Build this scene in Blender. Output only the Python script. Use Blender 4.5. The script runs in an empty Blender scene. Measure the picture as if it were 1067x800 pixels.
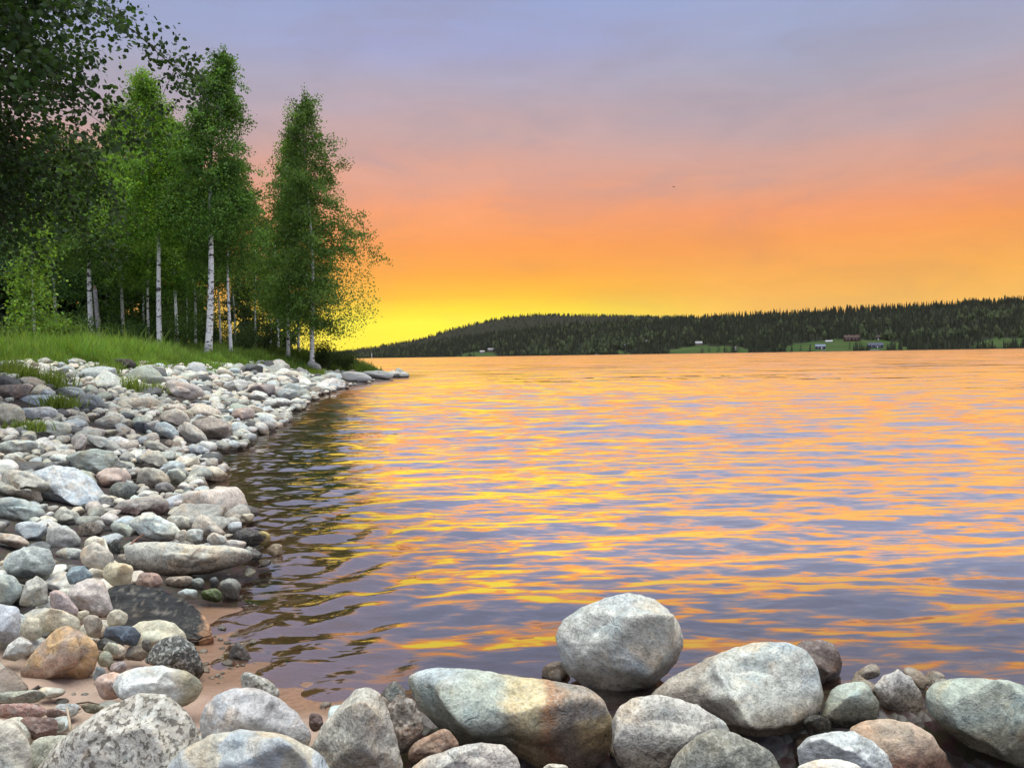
import bpy, bmesh, math, random
import numpy as np
from mathutils import Vector, Matrix

random.seed(7)
RNG = np.random.default_rng(11)
C = bpy.context.scene.collection
S = bpy.context.scene
rad = math.radians

# ------------------------------------------------------------------ camera
F_PX, CX, CY = 801.0, 533.5, 400.0
CAM_H, PITCH, ROLL = 1.0, rad(2.12), rad(0.9)
fwd = np.array([0, math.cos(PITCH), -math.sin(PITCH)])
up0 = np.array([0, math.sin(PITCH), math.cos(PITCH)])
rx0 = np.array([1.0, 0, 0])
RGT = math.cos(ROLL) * rx0 - math.sin(ROLL) * up0
UPV = math.sin(ROLL) * rx0 + math.cos(ROLL) * up0
CAM = np.array([0, 0, CAM_H])
cd = bpy.data.cameras.new('camera')
cam = bpy.data.objects.new('camera', cd)
C.objects.link(cam)
cd.sensor_width = 36
cd.lens = 36 * F_PX / 1067
cd.clip_start, cd.clip_end = 0.05, 12000
cam.matrix_world = Matrix(((RGT[0], UPV[0], -fwd[0], 0), (RGT[1], UPV[1], -fwd[1], 0),
                           (RGT[2], UPV[2], -fwd[2], CAM_H), (0, 0, 0, 1)))
S.camera = cam

# ------------------------------------------------------------------ node helper
def node(nt, typ, ins=None, **props):
    n = nt.nodes.new(typ)
    for k, v in props.items():
        setattr(n, k, v)
    for k, v in (ins or {}).items():
        sock = n.inputs[k]
        if isinstance(v, bpy.types.NodeSocket):
            nt.links.new(v, sock)
        else:
            sock.default_value = v
    return n

def math_n(nt, op, a, b=0.0, c=None, clamp=False):
    d = {0: a, 1: b}
    if c is not None:
        d[2] = c
    n = node(nt, 'ShaderNodeMath', d, operation=op)
    n.use_clamp = clamp
    return n.outputs[0]

def maprange(nt, v, a, b, c, d, smooth=False):
    n = node(nt, 'ShaderNodeMapRange', {'Value': v, 'From Min': a, 'From Max': b, 'To Min': c, 'To Max': d})
    if smooth:
        n.interpolation_type = 'SMOOTHSTEP'
    return n.outputs[0]

def mixc(nt, fac, a, b, blend='MIX'):
    n = node(nt, 'ShaderNodeMix', data_type='RGBA', blend_type=blend)
    n.clamp_factor = True
    for sock, v in ((n.inputs[0], fac), (n.inputs[6], a), (n.inputs[7], b)):
        if isinstance(v, bpy.types.NodeSocket):
            nt.links.new(v, sock)
        else:
            sock.default_value = v if not isinstance(v, tuple) or len(v) == 4 else (*v, 1)
    return n.outputs[2]

def lin(r, g, b):
    f = lambda c: (c / 255 / 12.92) if c / 255 <= 0.04045 else ((c / 255 + 0.055) / 1.055) ** 2.4
    return (f(r), f(g), f(b), 1)

# ------------------------------------------------------------------ sky
SUN_AZ = rad(-4.0)          # bearing of the sunset, left of straight ahead
SUN_EL = rad(3.5)
W = bpy.data.worlds.new('World')
S.world = W
W.use_nodes = True
nt = W.node_tree
nt.nodes.clear()
tc = node(nt, 'ShaderNodeTexCoord')
sep = node(nt, 'ShaderNodeSeparateXYZ', {0: tc.outputs['Generated']})
el = math_n(nt, 'MULTIPLY', math_n(nt, 'ARCSINE', sep.outputs[2]), 180 / math.pi)
# soft streaked cloud: bends the bands of colour a little
mp = node(nt, 'ShaderNodeMapping', {0: tc.outputs['Generated'], 'Scale': (1.6, 1.6, 9.0)})
cl = node(nt, 'ShaderNodeTexNoise', {0: mp.outputs[0], 'Scale': 1.6, 'Detail': 4.0, 'Roughness': 0.5})
bend = math_n(nt, 'MULTIPLY', math_n(nt, 'SUBTRACT', cl.outputs[0], 0.5), 4.5)
bend = math_n(nt, 'MULTIPLY', bend, maprange(nt, el, 4, 14, 0.12, 1.0))
el2 = math_n(nt, 'ADD', el, bend)
def ramp(stops):
    n = node(nt, 'ShaderNodeValToRGB', {0: math_n(nt, 'DIVIDE', el2, 40.0)})
    cr = n.color_ramp
    while len(cr.elements) > 1:
        cr.elements.remove(cr.elements[-1])
    for i, (e, c) in enumerate(stops):
        q = cr.elements[0] if i == 0 else cr.elements.new(e / 40)
        q.position = e / 40
        q.color = lin(*c)
    return n.outputs[0]
glow = ramp([(0, (255, 248, 64)), (2.5, (255, 248, 62)), (3.3, (255, 230, 50)), (4.4, (255, 194, 54)), (6.0, (255, 172, 66)), (8.0, (255, 160, 86)),
             (10.6, (248, 164, 122)), (12.5, (230, 168, 148)), (15.5, (205, 172, 172)), (18.5, (182, 173, 192)),
             (21.5, (168, 172, 212)), (25, (158, 172, 216)), (40, (160, 175, 216))])
side = ramp([(0, (252, 205, 110)), (2.5, (253, 196, 96)), (5, (254, 180, 86)), (7.8, (253, 164, 92)), (9.8, (250, 162, 112)),
             (12, (228, 166, 142)), (15, (198, 170, 172)), (18, (178, 171, 188)), (21, (166, 174, 208)), (25, (158, 174, 216)), (40, (160, 175, 216))])
back = ramp([(0, (176, 172, 186)), (12, (178, 178, 196)), (25, (170, 178, 206)), (40, (166, 178, 212))])
az = math_n(nt, 'ARCTAN2', sep.outputs[0], sep.outputs[1])
daz = math_n(nt, 'ABSOLUTE', math_n(nt, 'SUBTRACT', az, SUN_AZ))
gl_f = maprange(nt, daz, rad(4), rad(24), 1.0, 0.0, True)
front = mixc(nt, gl_f, side, glow)
bk = maprange(nt, sep.outputs[1], -0.35, 0.55, 1.0, 0.0, True)
skyc = mixc(nt, bk, front, back)
# unseen sky overhead and behind the camera, brightened and paled to light the stones
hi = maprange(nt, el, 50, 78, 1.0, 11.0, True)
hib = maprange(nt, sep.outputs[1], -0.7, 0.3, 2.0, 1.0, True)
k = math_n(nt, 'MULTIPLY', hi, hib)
pale = mixc(nt, maprange(nt, el, 36, 65, 0.0, 0.8, True), skyc, lin(201, 202, 188))
mp2 = node(nt, 'ShaderNodeMapping', {0: tc.outputs['Generated'], 'Scale': (2.2, 2.2, 7.0), 'Rotation': (0.0, 0.12, 0.0)})
cl2 = node(nt, 'ShaderNodeTexNoise', {0: mp2.outputs[0], 'Scale': 2.4, 'Detail': 6.0, 'Roughness': 0.58, 'Distortion': 0.5}).outputs[0]
mauve = math_n(nt, 'MULTIPLY', maprange(nt, cl2, 0.46, 0.68, 0.0, 0.26, True), maprange(nt, el, 7, 15, 0.15, 1.0, True))
pale = mixc(nt, mauve, pale, lin(176, 168, 186))
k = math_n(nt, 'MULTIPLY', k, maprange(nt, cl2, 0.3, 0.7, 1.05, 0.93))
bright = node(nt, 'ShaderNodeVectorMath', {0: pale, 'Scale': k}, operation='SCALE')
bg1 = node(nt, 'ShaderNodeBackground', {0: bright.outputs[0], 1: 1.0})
sky = node(nt, 'ShaderNodeTexSky', sky_type='NISHITA', sun_disc=False, sun_elevation=SUN_EL, sun_rotation=SUN_AZ)
bg2 = node(nt, 'ShaderNodeBackground', {0: sky.outputs[0], 1: 0.05})
# the clear Nishita sky shows only above the cloud sheet, faintly
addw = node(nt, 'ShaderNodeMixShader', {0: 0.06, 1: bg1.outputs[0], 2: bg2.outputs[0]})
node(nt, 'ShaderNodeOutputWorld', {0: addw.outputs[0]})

sl = bpy.data.lights.new('sun', 'SUN')
sl.energy = 0.25
sl.angle = rad(130)
sl.color = (1.0, 0.62, 0.28)
sun = bpy.data.objects.new('sun', sl)
C.objects.link(sun)
sd = Vector((math.sin(SUN_AZ) * math.cos(rad(6)), math.cos(SUN_AZ) * math.cos(rad(6)), math.sin(rad(6))))
sun.rotation_euler = sd.to_track_quat('Z', 'Y').to_euler()

S.view_settings.view_transform = 'Standard'
S.view_settings.look = 'None'
S.view_settings.exposure = 0.0
S.view_settings.gamma = 1.0
S.view_settings.use_curve_mapping = False
S.cycles.max_bounces = 8
S.cycles.transparent_max_bounces = 12
S.cycles.use_denoising = True
S.cycles.sample_clamp_indirect = 6.0

# ------------------------------------------------------------------ numpy helpers
def ray(px, py):
    return fwd + ((px - CX) / F_PX) * RGT + ((CY - py) / F_PX) * UPV

def project(P):
    d = np.asarray(P, float) - CAM
    z = d @ fwd
    z = np.where(np.abs(z) < 1e-6, 1e-6, z)
    return CX + F_PX * (d @ RGT) / z, CY - F_PX * (d @ UPV) / z, z

def at_px(px, Y):           # x for a pixel column at ground distance Y
    return Y * (px - CX) / F_PX

def horizon(px):
    return CY - 29.65 - (px - CX) * math.tan(ROLL)

def smooth(a, b, x):
    t = np.clip((np.asarray(x, float) - a) / (b - a), 0, 1)
    return t * t * (3 - 2 * t)

def hash3(i, j, k, seed):
    h = (i * 374761393 + j * 668265263 + k * 2147483647 + seed * 974634777) & 0xFFFFFFFF
    h = ((h ^ (h >> 13)) * 1274126177) & 0xFFFFFFFF
    h = h ^ (h >> 16)
    return (h & 0xFFFFFF) / float(0xFFFFFF)

def vnoise(P, seed=0):
    P = np.asarray(P, float)
    I = np.floor(P).astype(np.int64)
    f = P - I
    f = f * f * f * (f * (f * 6 - 15) + 10)
    r = 0
    for a in (0, 1):
        for b in (0, 1):
            for c in (0, 1):
                w = (f[:, 0] if a else 1 - f[:, 0]) * (f[:, 1] if b else 1 - f[:, 1]) * (f[:, 2] if c else 1 - f[:, 2])
                r = r + w * hash3(I[:, 0] + a, I[:, 1] + b, I[:, 2] + c, seed)
    return r * 2 - 1

def fbm(P, seed=0, octaves=4, gain=0.5):
    r, a = 0, 1.0
    P = np.asarray(P, float)
    for o in range(octaves):
        r = r + a * vnoise(P * (2 ** o) + 17.3 * o, seed + o)
        a *= gain
    return r

def fbm2(x, y, seed=0, octaves=4):
    return fbm(np.stack([x, y, np.zeros_like(x) + 0.37], 1), seed, octaves)

def make_mesh(name, V, faces, tint=None, attrs=None, smooth_f=True):
    """V (n,3); faces: list of int arrays (m,k) of any k."""
    me = bpy.data.meshes.new(name)
    V = np.ascontiguousarray(V, np.float32)
    me.vertices.add(len(V))
    me.vertices.foreach_set('co', V.ravel())
    faces = [np.asarray(f, np.int32) for f in faces if len(f)]
    loops = np.concatenate([f.ravel() for f in faces])
    tot = np.concatenate([np.full(len(f), f.shape[1], np.int32) for f in faces])
    start = np.concatenate([[0], np.cumsum(tot)[:-1]]).astype(np.int32)
    me.loops.add(len(loops))
    me.loops.foreach_set('vertex_index', loops)
    me.polygons.add(len(tot))
    me.polygons.foreach_set('loop_start', start)
    me.polygons.foreach_set('use_smooth', np.full(len(tot), smooth_f, bool))
    me.update(calc_edges=True)
    if tint is not None:
        a = me.attributes.new('tint', 'FLOAT_COLOR', 'POINT')
        t = np.asarray(tint, np.float32)
        if t.ndim == 1:
            t = np.tile(t, (len(V), 1))
        if t.shape[1] == 3:
            t = np.concatenate([t, np.zeros((len(t), 1), np.float32)], 1)
        a.data.foreach_set('color', np.ascontiguousarray(t, np.float32).ravel())
    for kx, v in (attrs or {}).items():
        a = me.attributes.new(kx, 'FLOAT', 'POINT')
        a.data.foreach_set('value', np.ascontiguousarray(v, np.float32))
    return me

def obj(name, me, mat=None, parent=None, loc=None):
    o = bpy.data.objects.new(name, me)
    C.objects.link(o)
    if mat is not None and me is not None and not me.materials:
        me.materials.append(mat)
    if parent is not None:
        o.parent = parent
    if loc is not None:
        o.location = loc
    return o

def tag(o, label=None, cat=None, group=None, kind=None):
    if label: o['label'] = label
    if cat: o['category'] = cat
    if group: o['group'] = group
    if kind: o['kind'] = kind
    return o

def thing(name, label, cat, loc, rz=0.0, group=None):
    o = bpy.data.objects.new(name, None)
    C.objects.link(o)
    o.empty_display_size = 0.2
    o.location = [float(v) for v in loc]
    o.rotation_euler = (0, 0, rz)
    return tag(o, label, cat, group)

class MB:
    def __init__(s):
        s.v, s.f, s.t, s.n = [], {}, [], 0
    def add(s, V, faces, tint=(1, 1, 1, 0)):
        V = np.asarray(V, float)
        for f in faces:
            f = np.asarray(f)
            s.f.setdefault(f.shape[1], []).append(f + s.n)
        t = np.asarray(tint, float)
        if t.ndim == 1:
            if len(t) == 3: t = np.append(t, 0)
            t = np.tile(t, (len(V), 1))
        elif t.shape[1] == 3:
            t = np.concatenate([t, np.zeros((len(t), 1))], 1)
        s.v.append(V); s.t.append(t); s.n += len(V)
    def box(s, c, size, tint=(1, 1, 1, 0)):
        c = np.array(c, float); h = np.array(size, float) / 2
        V = np.array([[x, y, z] for x in (-1, 1) for y in (-1, 1) for z in (-1, 1)]) * h + c
        F = [[0, 1, 3, 2], [4, 6, 7, 5], [0, 4, 5, 1], [2, 3, 7, 6], [0, 2, 6, 4], [1, 5, 7, 3]]
        s.add(V, [F], tint)
    def tube(s, P, R, sides=6, tint=(1, 1, 1, 0)):
        P = np.asarray(P, float); R = np.broadcast_to(np.asarray(R, float), (len(P),))
        T = np.gradient(P, axis=0)
        T /= np.linalg.norm(T, axis=1, keepdims=True) + 1e-9
        ref = np.array([0.31, 0.95, 0.05]) if abs(T[0][2]) > 0.7 else np.array([0.05, 0.1, 1.0])
        A = np.cross(T, ref); A /= np.linalg.norm(A, axis=1, keepdims=True) + 1e-9
        B = np.cross(T, A)
        th = np.linspace(0, 2 * np.pi, sides, endpoint=False)
        V = (P[:, None, :] + R[:, None, None] * (np.cos(th)[None, :, None] * A[:, None, :] + np.sin(th)[None, :, None] * B[:, None, :])).reshape(-1, 3)
        n = len(P)
        i = np.arange(n - 1)[:, None] * sides
        j = np.arange(sides)[None, :]
        jn = (j + 1) % sides
        F = np.stack([i + j, i + jn, i + sides + jn, i + sides + j], -1).reshape(-1, 4)
        s.add(V, [F, np.array([list(range(sides))[::-1]]), np.array([[(n - 1) * sides + q for q in range(sides)]])], tint)
    def build(s, name, mat, parent=None, smooth_f=True, loc=None):
        V = np.concatenate(s.v)
        me = make_mesh(name, V, [np.concatenate(x) for x in s.f.values()], np.concatenate(s.t), smooth_f=smooth_f)
        return obj(name, me, mat, parent, loc)

ICO = {}
def ico(sub):
    if sub not in ICO:
        bm = bmesh.new()
        bmesh.ops.create_icosphere(bm, subdivisions=sub, radius=1)
        bm.verts.ensure_lookup_table()
        V = np.array([v.co[:] for v in bm.verts])
        F = np.array([[v.index for v in f.verts] for f in bm.faces])
        bm.free()
        ICO[sub] = (V / np.linalg.norm(V, axis=1, keepdims=True), F)
    return ICO[sub]

# ------------------------------------------------------------------ materials
def new_mat(name):
    m = bpy.data.materials.new(name)
    m.use_nodes = True
    m.node_tree.nodes.clear()
    return m, m.node_tree

def finish(nt, shader):
    node(nt, 'ShaderNodeOutputMaterial', {0: shader})

def attr(nt, name='tint'):
    return node(nt, 'ShaderNodeAttribute', attribute_name=name)

def stone_mat(name, grain=1.0, streak=0.0):
    m, nt = new_mat(name)
    t = attr(nt)
    tc = node(nt, 'ShaderNodeTexCoord')
    oi = node(nt, 'ShaderNodeObjectInfo')
    off = node(nt, 'ShaderNodeVectorMath', {0: oi.outputs['Random'], 1: (37.0, 91.0, 53.0)}, operation='MULTIPLY')
    co = node(nt, 'ShaderNodeVectorMath', {0: tc.outputs['Object'], 1: off.outputs[0]}, operation='ADD').outputs[0]
    n1 = node(nt, 'ShaderNodeTexNoise', {0: co, 'Scale': 6.0, 'Detail': 4.0, 'Roughness': 0.6, 'Distortion': 0.6}).outputs[0]
    n2 = node(nt, 'ShaderNodeTexNoise', {0: co, 'Scale': 30.0, 'Detail': 6.0, 'Roughness': 0.68}).outputs[0]
    n3 = node(nt, 'ShaderNodeTexNoise', {0: co, 'Scale': 150.0 * grain, 'Detail': 3.0, 'Roughness': 0.6}).outputs[0]
    co2 = node(nt, 'ShaderNodeVectorMath', {0: co, 1: (5.1, 3.3, 8.8)}, operation='ADD').outputs[0]
    n4 = node(nt, 'ShaderNodeTexNoise', {0: co2, 'Scale': 95.0 * grain, 'Detail': 2.0, 'Roughness': 0.5}).outputs[0]
    n5 = node(nt, 'ShaderNodeTexNoise', {0: co2, 'Scale': 11.0, 'Detail': 5.0, 'Roughness': 0.65}).outputs[0]
    base = t.outputs['Color']
    warm = mixc(nt, 1.0, base, (1.16, 0.93, 0.70), 'MULTIPLY')
    cool = mixc(nt, 1.0, base, (0.80, 0.95, 1.08), 'MULTIPLY')
    c = mixc(nt, maprange(nt, n1, 0.50, 0.66, 0.0, 0.75, True), base, warm)
    c = mixc(nt, maprange(nt, n5, 0.52, 0.66, 0.0, 0.7, True), c, cool)
    v = maprange(nt, n2, 0.28, 0.72, 0.52, 1.44)
    c = mixc(nt, 1.0, c, node(nt, 'ShaderNodeCombineColor', {0: v, 1: v, 2: v}).outputs[0], 'MULTIPLY')
    if streak:
        mp = node(nt, 'ShaderNodeMapping', {0: co, 'Scale': (3.0, 14.0, 60.0), 'Rotation': (0.25, 0.15, 0.1)})
        ns = node(nt, 'ShaderNodeTexNoise', {0: mp.outputs[0], 'Scale': 1.6, 'Detail': 5.0, 'Roughness': 0.6}).outputs[0]
        vs = maprange(nt, ns, 0.3, 0.7, 1 - streak, 1 + streak)
        c = mixc(nt, 1.0, c, node(nt, 'ShaderNodeCombineColor', {0: vs, 1: vs, 2: vs}).outputs[0], 'MULTIPLY')
    sp = t.outputs['Alpha']
    dk = mixc(nt, 1.0, c, (0.36, 0.345, 0.33), 'MULTIPLY')
    c = mixc(nt, math_n(nt, 'MULTIPLY', sp, maprange(nt, n3, 0.505, 0.565, 0, 1, True)), c, dk)
    lt = mixc(nt, 0.5, c, (0.62, 0.60, 0.57))
    c = mixc(nt, math_n(nt, 'MULTIPLY', sp, maprange(nt, n4, 0.515, 0.585, 0, 1, True)), c, lt)
    # fine dark pits and hairline dirt
    c = mixc(nt, maprange(nt, n3, 0.60, 0.70, 0, 0.45, True), c, dk)
    vc = node(nt, 'ShaderNodeVectorMath', {0: co, 1: node(nt, 'ShaderNodeVectorMath', {0: node(nt, 'ShaderNodeTexNoise', {0: co, 'Scale': 9.0, 'Detail': 3.0}).outputs['Color'], 'Scale': 0.16}, operation='SCALE').outputs[0]}).outputs[0]
    cr = node(nt, 'ShaderNodeTexVoronoi', {0: vc, 'Scale': 4.2}, feature='DISTANCE_TO_EDGE').outputs[0]
    crk = math_n(nt, 'MULTIPLY', maprange(nt, cr, 0.0, 0.018, 1.0, 0.0, True), maprange(nt, n5, 0.54, 0.62, 0.0, 0.42, True))
    c = mixc(nt, crk, c, dk)
    # wet band at the waterline
    geo = node(nt, 'ShaderNodeNewGeometry')
    z = node(nt, 'ShaderNodeSeparateXYZ', {0: geo.outputs['Position']}).outputs[2]
    zz = math_n(nt, 'ADD', z, math_n(nt, 'MULTIPLY', math_n(nt, 'SUBTRACT', n1, 0.5), 0.09))
    wet = maprange(nt, zz, 0.035, 0.105, 1.0, 0.0, True)
    c = mixc(nt, wet, c, mixc(nt, 1.0, c, (0.42, 0.35, 0.29), 'MULTIPLY'))
    c = mixc(nt, 1.0, node(nt, 'ShaderNodeHueSaturation', {'Saturation': 0.82, 'Value': 1.15, 'Color': c}).outputs[0], (1.0, 1.0, 0.925), 'MULTIPLY')
    rough = maprange(nt, wet, 0, 1, 0.82, 0.22)
    hgt = math_n(nt, 'ADD', math_n(nt, 'MULTIPLY', n2, 0.7), math_n(nt, 'SUBTRACT', math_n(nt, 'MULTIPLY', n3, 0.25), math_n(nt, 'MULTIPLY', crk, 0.4)))
    bmp = node(nt, 'ShaderNodeBump', {'Strength': 0.8, 'Distance': 0.014, 'Height': hgt})
    b = node(nt, 'ShaderNodeBsdfPrincipled', {'Base Color': c, 'Roughness': rough, 'Normal': bmp.outputs[0], 'Specular IOR Level': 0.35})
    finish(nt, b.outputs[0])
    return m

M_STONE = stone_mat('weathered_stone')
M_COARSE = stone_mat('coarse_granite', 0.62)
M_GNEISS = stone_mat('banded_stone', 1.0, 0.38)

def leaf_mat(name, trans=0.45, rough=0.55):
    m, nt = new_mat(name)
    t = attr(nt)
    d = node(nt, 'ShaderNodeBsdfPrincipled', {'Base Color': t.outputs['Color'], 'Roughness': rough, 'Specular IOR Level': 0.25})
    tr = node(nt, 'ShaderNodeBsdfTranslucent', {0: mixc(nt, 1.0, t.outputs['Color'], (1.5, 1.35, 0.5), 'MULTIPLY')})
    mx = node(nt, 'ShaderNodeMixShader', {0: trans, 1: d.outputs[0], 2: tr.outputs[0]})
    finish(nt, mx.outputs[0])
    return m
M_LEAF = leaf_mat('leaves')
M_NEEDLE = leaf_mat('needles', 0.12, 0.7)
M_GRASS = leaf_mat('grass_blades', 0.4)

def plain(name, rough=0.8, spec=0.3, nscale=8.0, var=0.3, bump=0.0):
    m, nt = new_mat(name)
    t = attr(nt)
    tc = node(nt, 'ShaderNodeTexCoord')
    n = node(nt, 'ShaderNodeTexNoise', {0: tc.outputs['Object'], 'Scale': nscale, 'Detail': 5.0, 'Roughness': 0.6}).outputs[0]
    v = maprange(nt, n, 0.3, 0.7, 1 - var, 1 + var)
    c = mixc(nt, 1.0, t.outputs['Color'], node(nt, 'ShaderNodeCombineColor', {0: v, 1: v, 2: v}).outputs[0], 'MULTIPLY')
    ins = {'Base Color': c, 'Roughness': rough, 'Specular IOR Level': spec}
    if bump:
        ins['Normal'] = node(nt, 'ShaderNodeBump', {'Strength': bump, 'Distance': 0.02, 'Height': n}).outputs[0]
    finish(nt, node(nt, 'ShaderNodeBsdfPrincipled', ins).outputs[0])
    return m
M_WOOD = plain('bare_wood', nscale=20)
M_BARK = plain('dark_bark', nscale=12, var=0.5, bump=0.6)
M_PAINT = plain('painted_boards', nscale=1.5, var=0.15)
M_FAR = leaf_mat('far_needles', 0.1, 0.8)
m, nt = new_mat('window_glass')
finish(nt, node(nt, 'ShaderNodeBsdfPrincipled', {'Base Color': (0.03, 0.035, 0.04, 1), 'Roughness': 0.08}).outputs[0])
M_GLASS = m

def birch_bark():
    m, nt = new_mat('birch_bark')
    tc = node(nt, 'ShaderNodeTexCoord')
    sp = node(nt, 'ShaderNodeSeparateXYZ', {0: tc.outputs['Object']})
    oi = node(nt, 'ShaderNodeObjectInfo')
    off = node(nt, 'ShaderNodeVectorMath', {0: oi.outputs['Random'], 1: (37.0, 91.0, 53.0)}, operation='MULTIPLY')
    co = node(nt, 'ShaderNodeVectorMath', {0: tc.outputs['Object'], 1: off.outputs[0]}, operation='ADD').outputs[0]
    mp = node(nt, 'ShaderNodeMapping', {0: co, 'Scale': (5.0, 5.0, 9.0)})
    n = node(nt, 'ShaderNodeTexNoise', {0: mp.outputs[0], 'Scale': 1.0, 'Detail': 5.0, 'Roughness': 0.65}).outputs[0]
    mp2 = node(nt, 'ShaderNodeMapping', {0: co, 'Scale': (6.0, 6.0, 40.0)})
    n2 = node(nt, 'ShaderNodeTexNoise', {0: mp2.outputs[0], 'Scale': 1.0, 'Detail': 3.0}).outputs[0]
    z = sp.outputs[2]
    thr = maprange(nt, z, 0.0, 6.0, 0.545, 0.50)
    dark = maprange(nt, math_n(nt, 'SUBTRACT', n, thr), 0.0, 0.05, 0.0, 1.0, True)
    dark2 = maprange(nt, n2, 0.60, 0.68, 0.0, 0.8, True)
    d = math_n(nt, 'MAXIMUM', dark, dark2)
    hi = maprange(nt, z, 5.0, 11.0, 0.0, 0.8, True)
    c = mixc(nt, hi, (0.70, 0.69, 0.67), (0.16, 0.10, 0.075))
    c = mixc(nt, d, c, (0.045, 0.038, 0.035))
    b = node(nt, 'ShaderNodeBsdfPrincipled', {'Base Color': c, 'Roughness': 0.7, 'Specular IOR Level': 0.3})
    finish(nt, b.outputs[0])
    return m
M_BIRCH = birch_bark()

# ------------------------------------------------------------------ ground and shoreline
SHORE = np.array([(400, 2.0), (60, 2.1), (8, 2.15), (4, 2.2), (1.6, 2.2), (0.8, 2.2), (0.1, 2.2), (-0.28, 2.25), (-0.5, 2.2), (-0.72, 2.27), (-0.93, 2.52),
                  (-1.10, 2.85), (-1.18, 3.3), (-1.30, 3.75), (-1.75, 4.7), (-2.36, 5.5), (-2.55, 6.3), (-3.0, 7.8), (-3.35, 10.2), (-3.9, 13.6),
                  (-5.1, 19.5), (-5.75, 27), (-5.7, 34), (-5.6, 40), (-6.0, 43.2), (-8, 46.5), (-13, 50), (-30, 60), (-80, 90), (-300, 170), (-3000, 500)], float)
def shore_s(x, y):
    """signed distance to the shoreline, positive on land"""
    x = np.asarray(x, float); y = np.asarray(y, float)
    best = np.full(x.shape, 1e9); inside = np.zeros(x.shape, bool)
    A, B = SHORE[:-1], SHORE[1:]
    for a, b in zip(A, B):
        d = b - a
        t = np.clip(((x - a[0]) * d[0] + (y - a[1]) * d[1]) / (d @ d), 0, 1)
        best = np.minimum(best, np.hypot(x - a[0] - t * d[0], y - a[1] - t * d[1]))
    poly = np.concatenate([SHORE, [(-3000, 6000), (6000, 6000), (6000, 2.0)]])     # the lake
    for a, b in zip(poly, np.roll(poly, -1, 0)):
        c = (a[1] > y) != (b[1] > y)
        if b[1] != a[1]:
            inside ^= c & (x < (b[0] - a[0]) * (y - a[1]) / (b[1] - a[1]) + a[0])
    return np.where(inside, -best, best)

def ground_h(x, y, detail=True):
    x = np.asarray(x, float); y = np.asarray(y, float)
    s = shore_s(x, y)
    land = np.where(s < 1, 0.10 * s, np.where(s < 4, 0.10 + 0.27 * (s - 1), 0.91 + 0.5 * (1 - np.exp(-(s - 4) / 3.5))))
    land = land * (1 - 0.35 * smooth(37, 44, y))
    # under and behind the camera the beach stays low
    low = smooth(2.9, 1.6, y) * smooth(-3.0, -1.2, x)
    land = land * (1 - low) + low * np.minimum(land, 0.10 * np.minimum(s, 1.2) + 0.02)
    pit = smooth(-0.42, -0.2, x) * smooth(2.75, 2.5, y) * smooth(-2, 0, y)
    land = land * (1 - pit) + pit * (np.minimum(land, 0.012) - 0.20 * smooth(0.12, 0.32, s))
    bed = np.where(s > -1.2, 0.13 * s, -0.156 + 0.30 * (s + 1.2))
    bed = np.maximum(bed, -3.0)
    h = np.where(s > 0, land, bed)
    if detail:
        near = smooth(120, 40, np.hypot(x, y))
        h = h + near * (0.030 * fbm2(x * 1.1, y * 1.1, 3, 3) * smooth(-1.0, 1.5, s) + 0.010 * fbm2(x * 5, y * 5, 9, 3))
    return h

def hit_ground(px, py, h=0.0):
    d = ray(px, py)
    t = np.concatenate([np.arange(0.6, 8, 0.01), np.arange(8, 70, 0.05)])
    P = CAM + t[:, None] * d
    g = ground_h(P[:, 0], P[:, 1], False) + h
    below = np.nonzero(P[:, 2] <= np.maximum(g, -0.05))[0]
    return P[below[0]] if len(below) else P[-1]

# ground sheet: rings round the beach, reaching the horizon
rr = [0.02]
while rr[-1] < 4200:
    rr.append(rr[-1] * 1.0 + max(0.03, rr[-1] * (0.016 if rr[-1] < 70 else 0.06)))
rr = np.array(rr)
na = 420
aa = np.linspace(0, 2 * np.pi, na, endpoint=False)
GX = (rr[:, None] * np.sin(aa)[None]).ravel(); GY = (rr[:, None] * np.cos(aa)[None]).ravel()
GS = shore_s(GX, GY)
GZ = ground_h(GX, GY)
i = np.arange(len(rr) - 1)[:, None] * na; j = np.arange(na)[None]; jn = (j + 1) % na
GF = np.stack([i + jn, i + na + jn, i + na + j, i + j], -1).reshape(-1, 4)
def grass_edge(x, y):
    return 3.42 + 0.55 * fbm2(x * 0.5, y * 0.5, 21, 2) - 2.4 * smooth(26, 38, y) + 0.6 * smooth(14, 9, y)
GG = smooth(-0.3, 0.5, GS - grass_edge(GX, GY))

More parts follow.
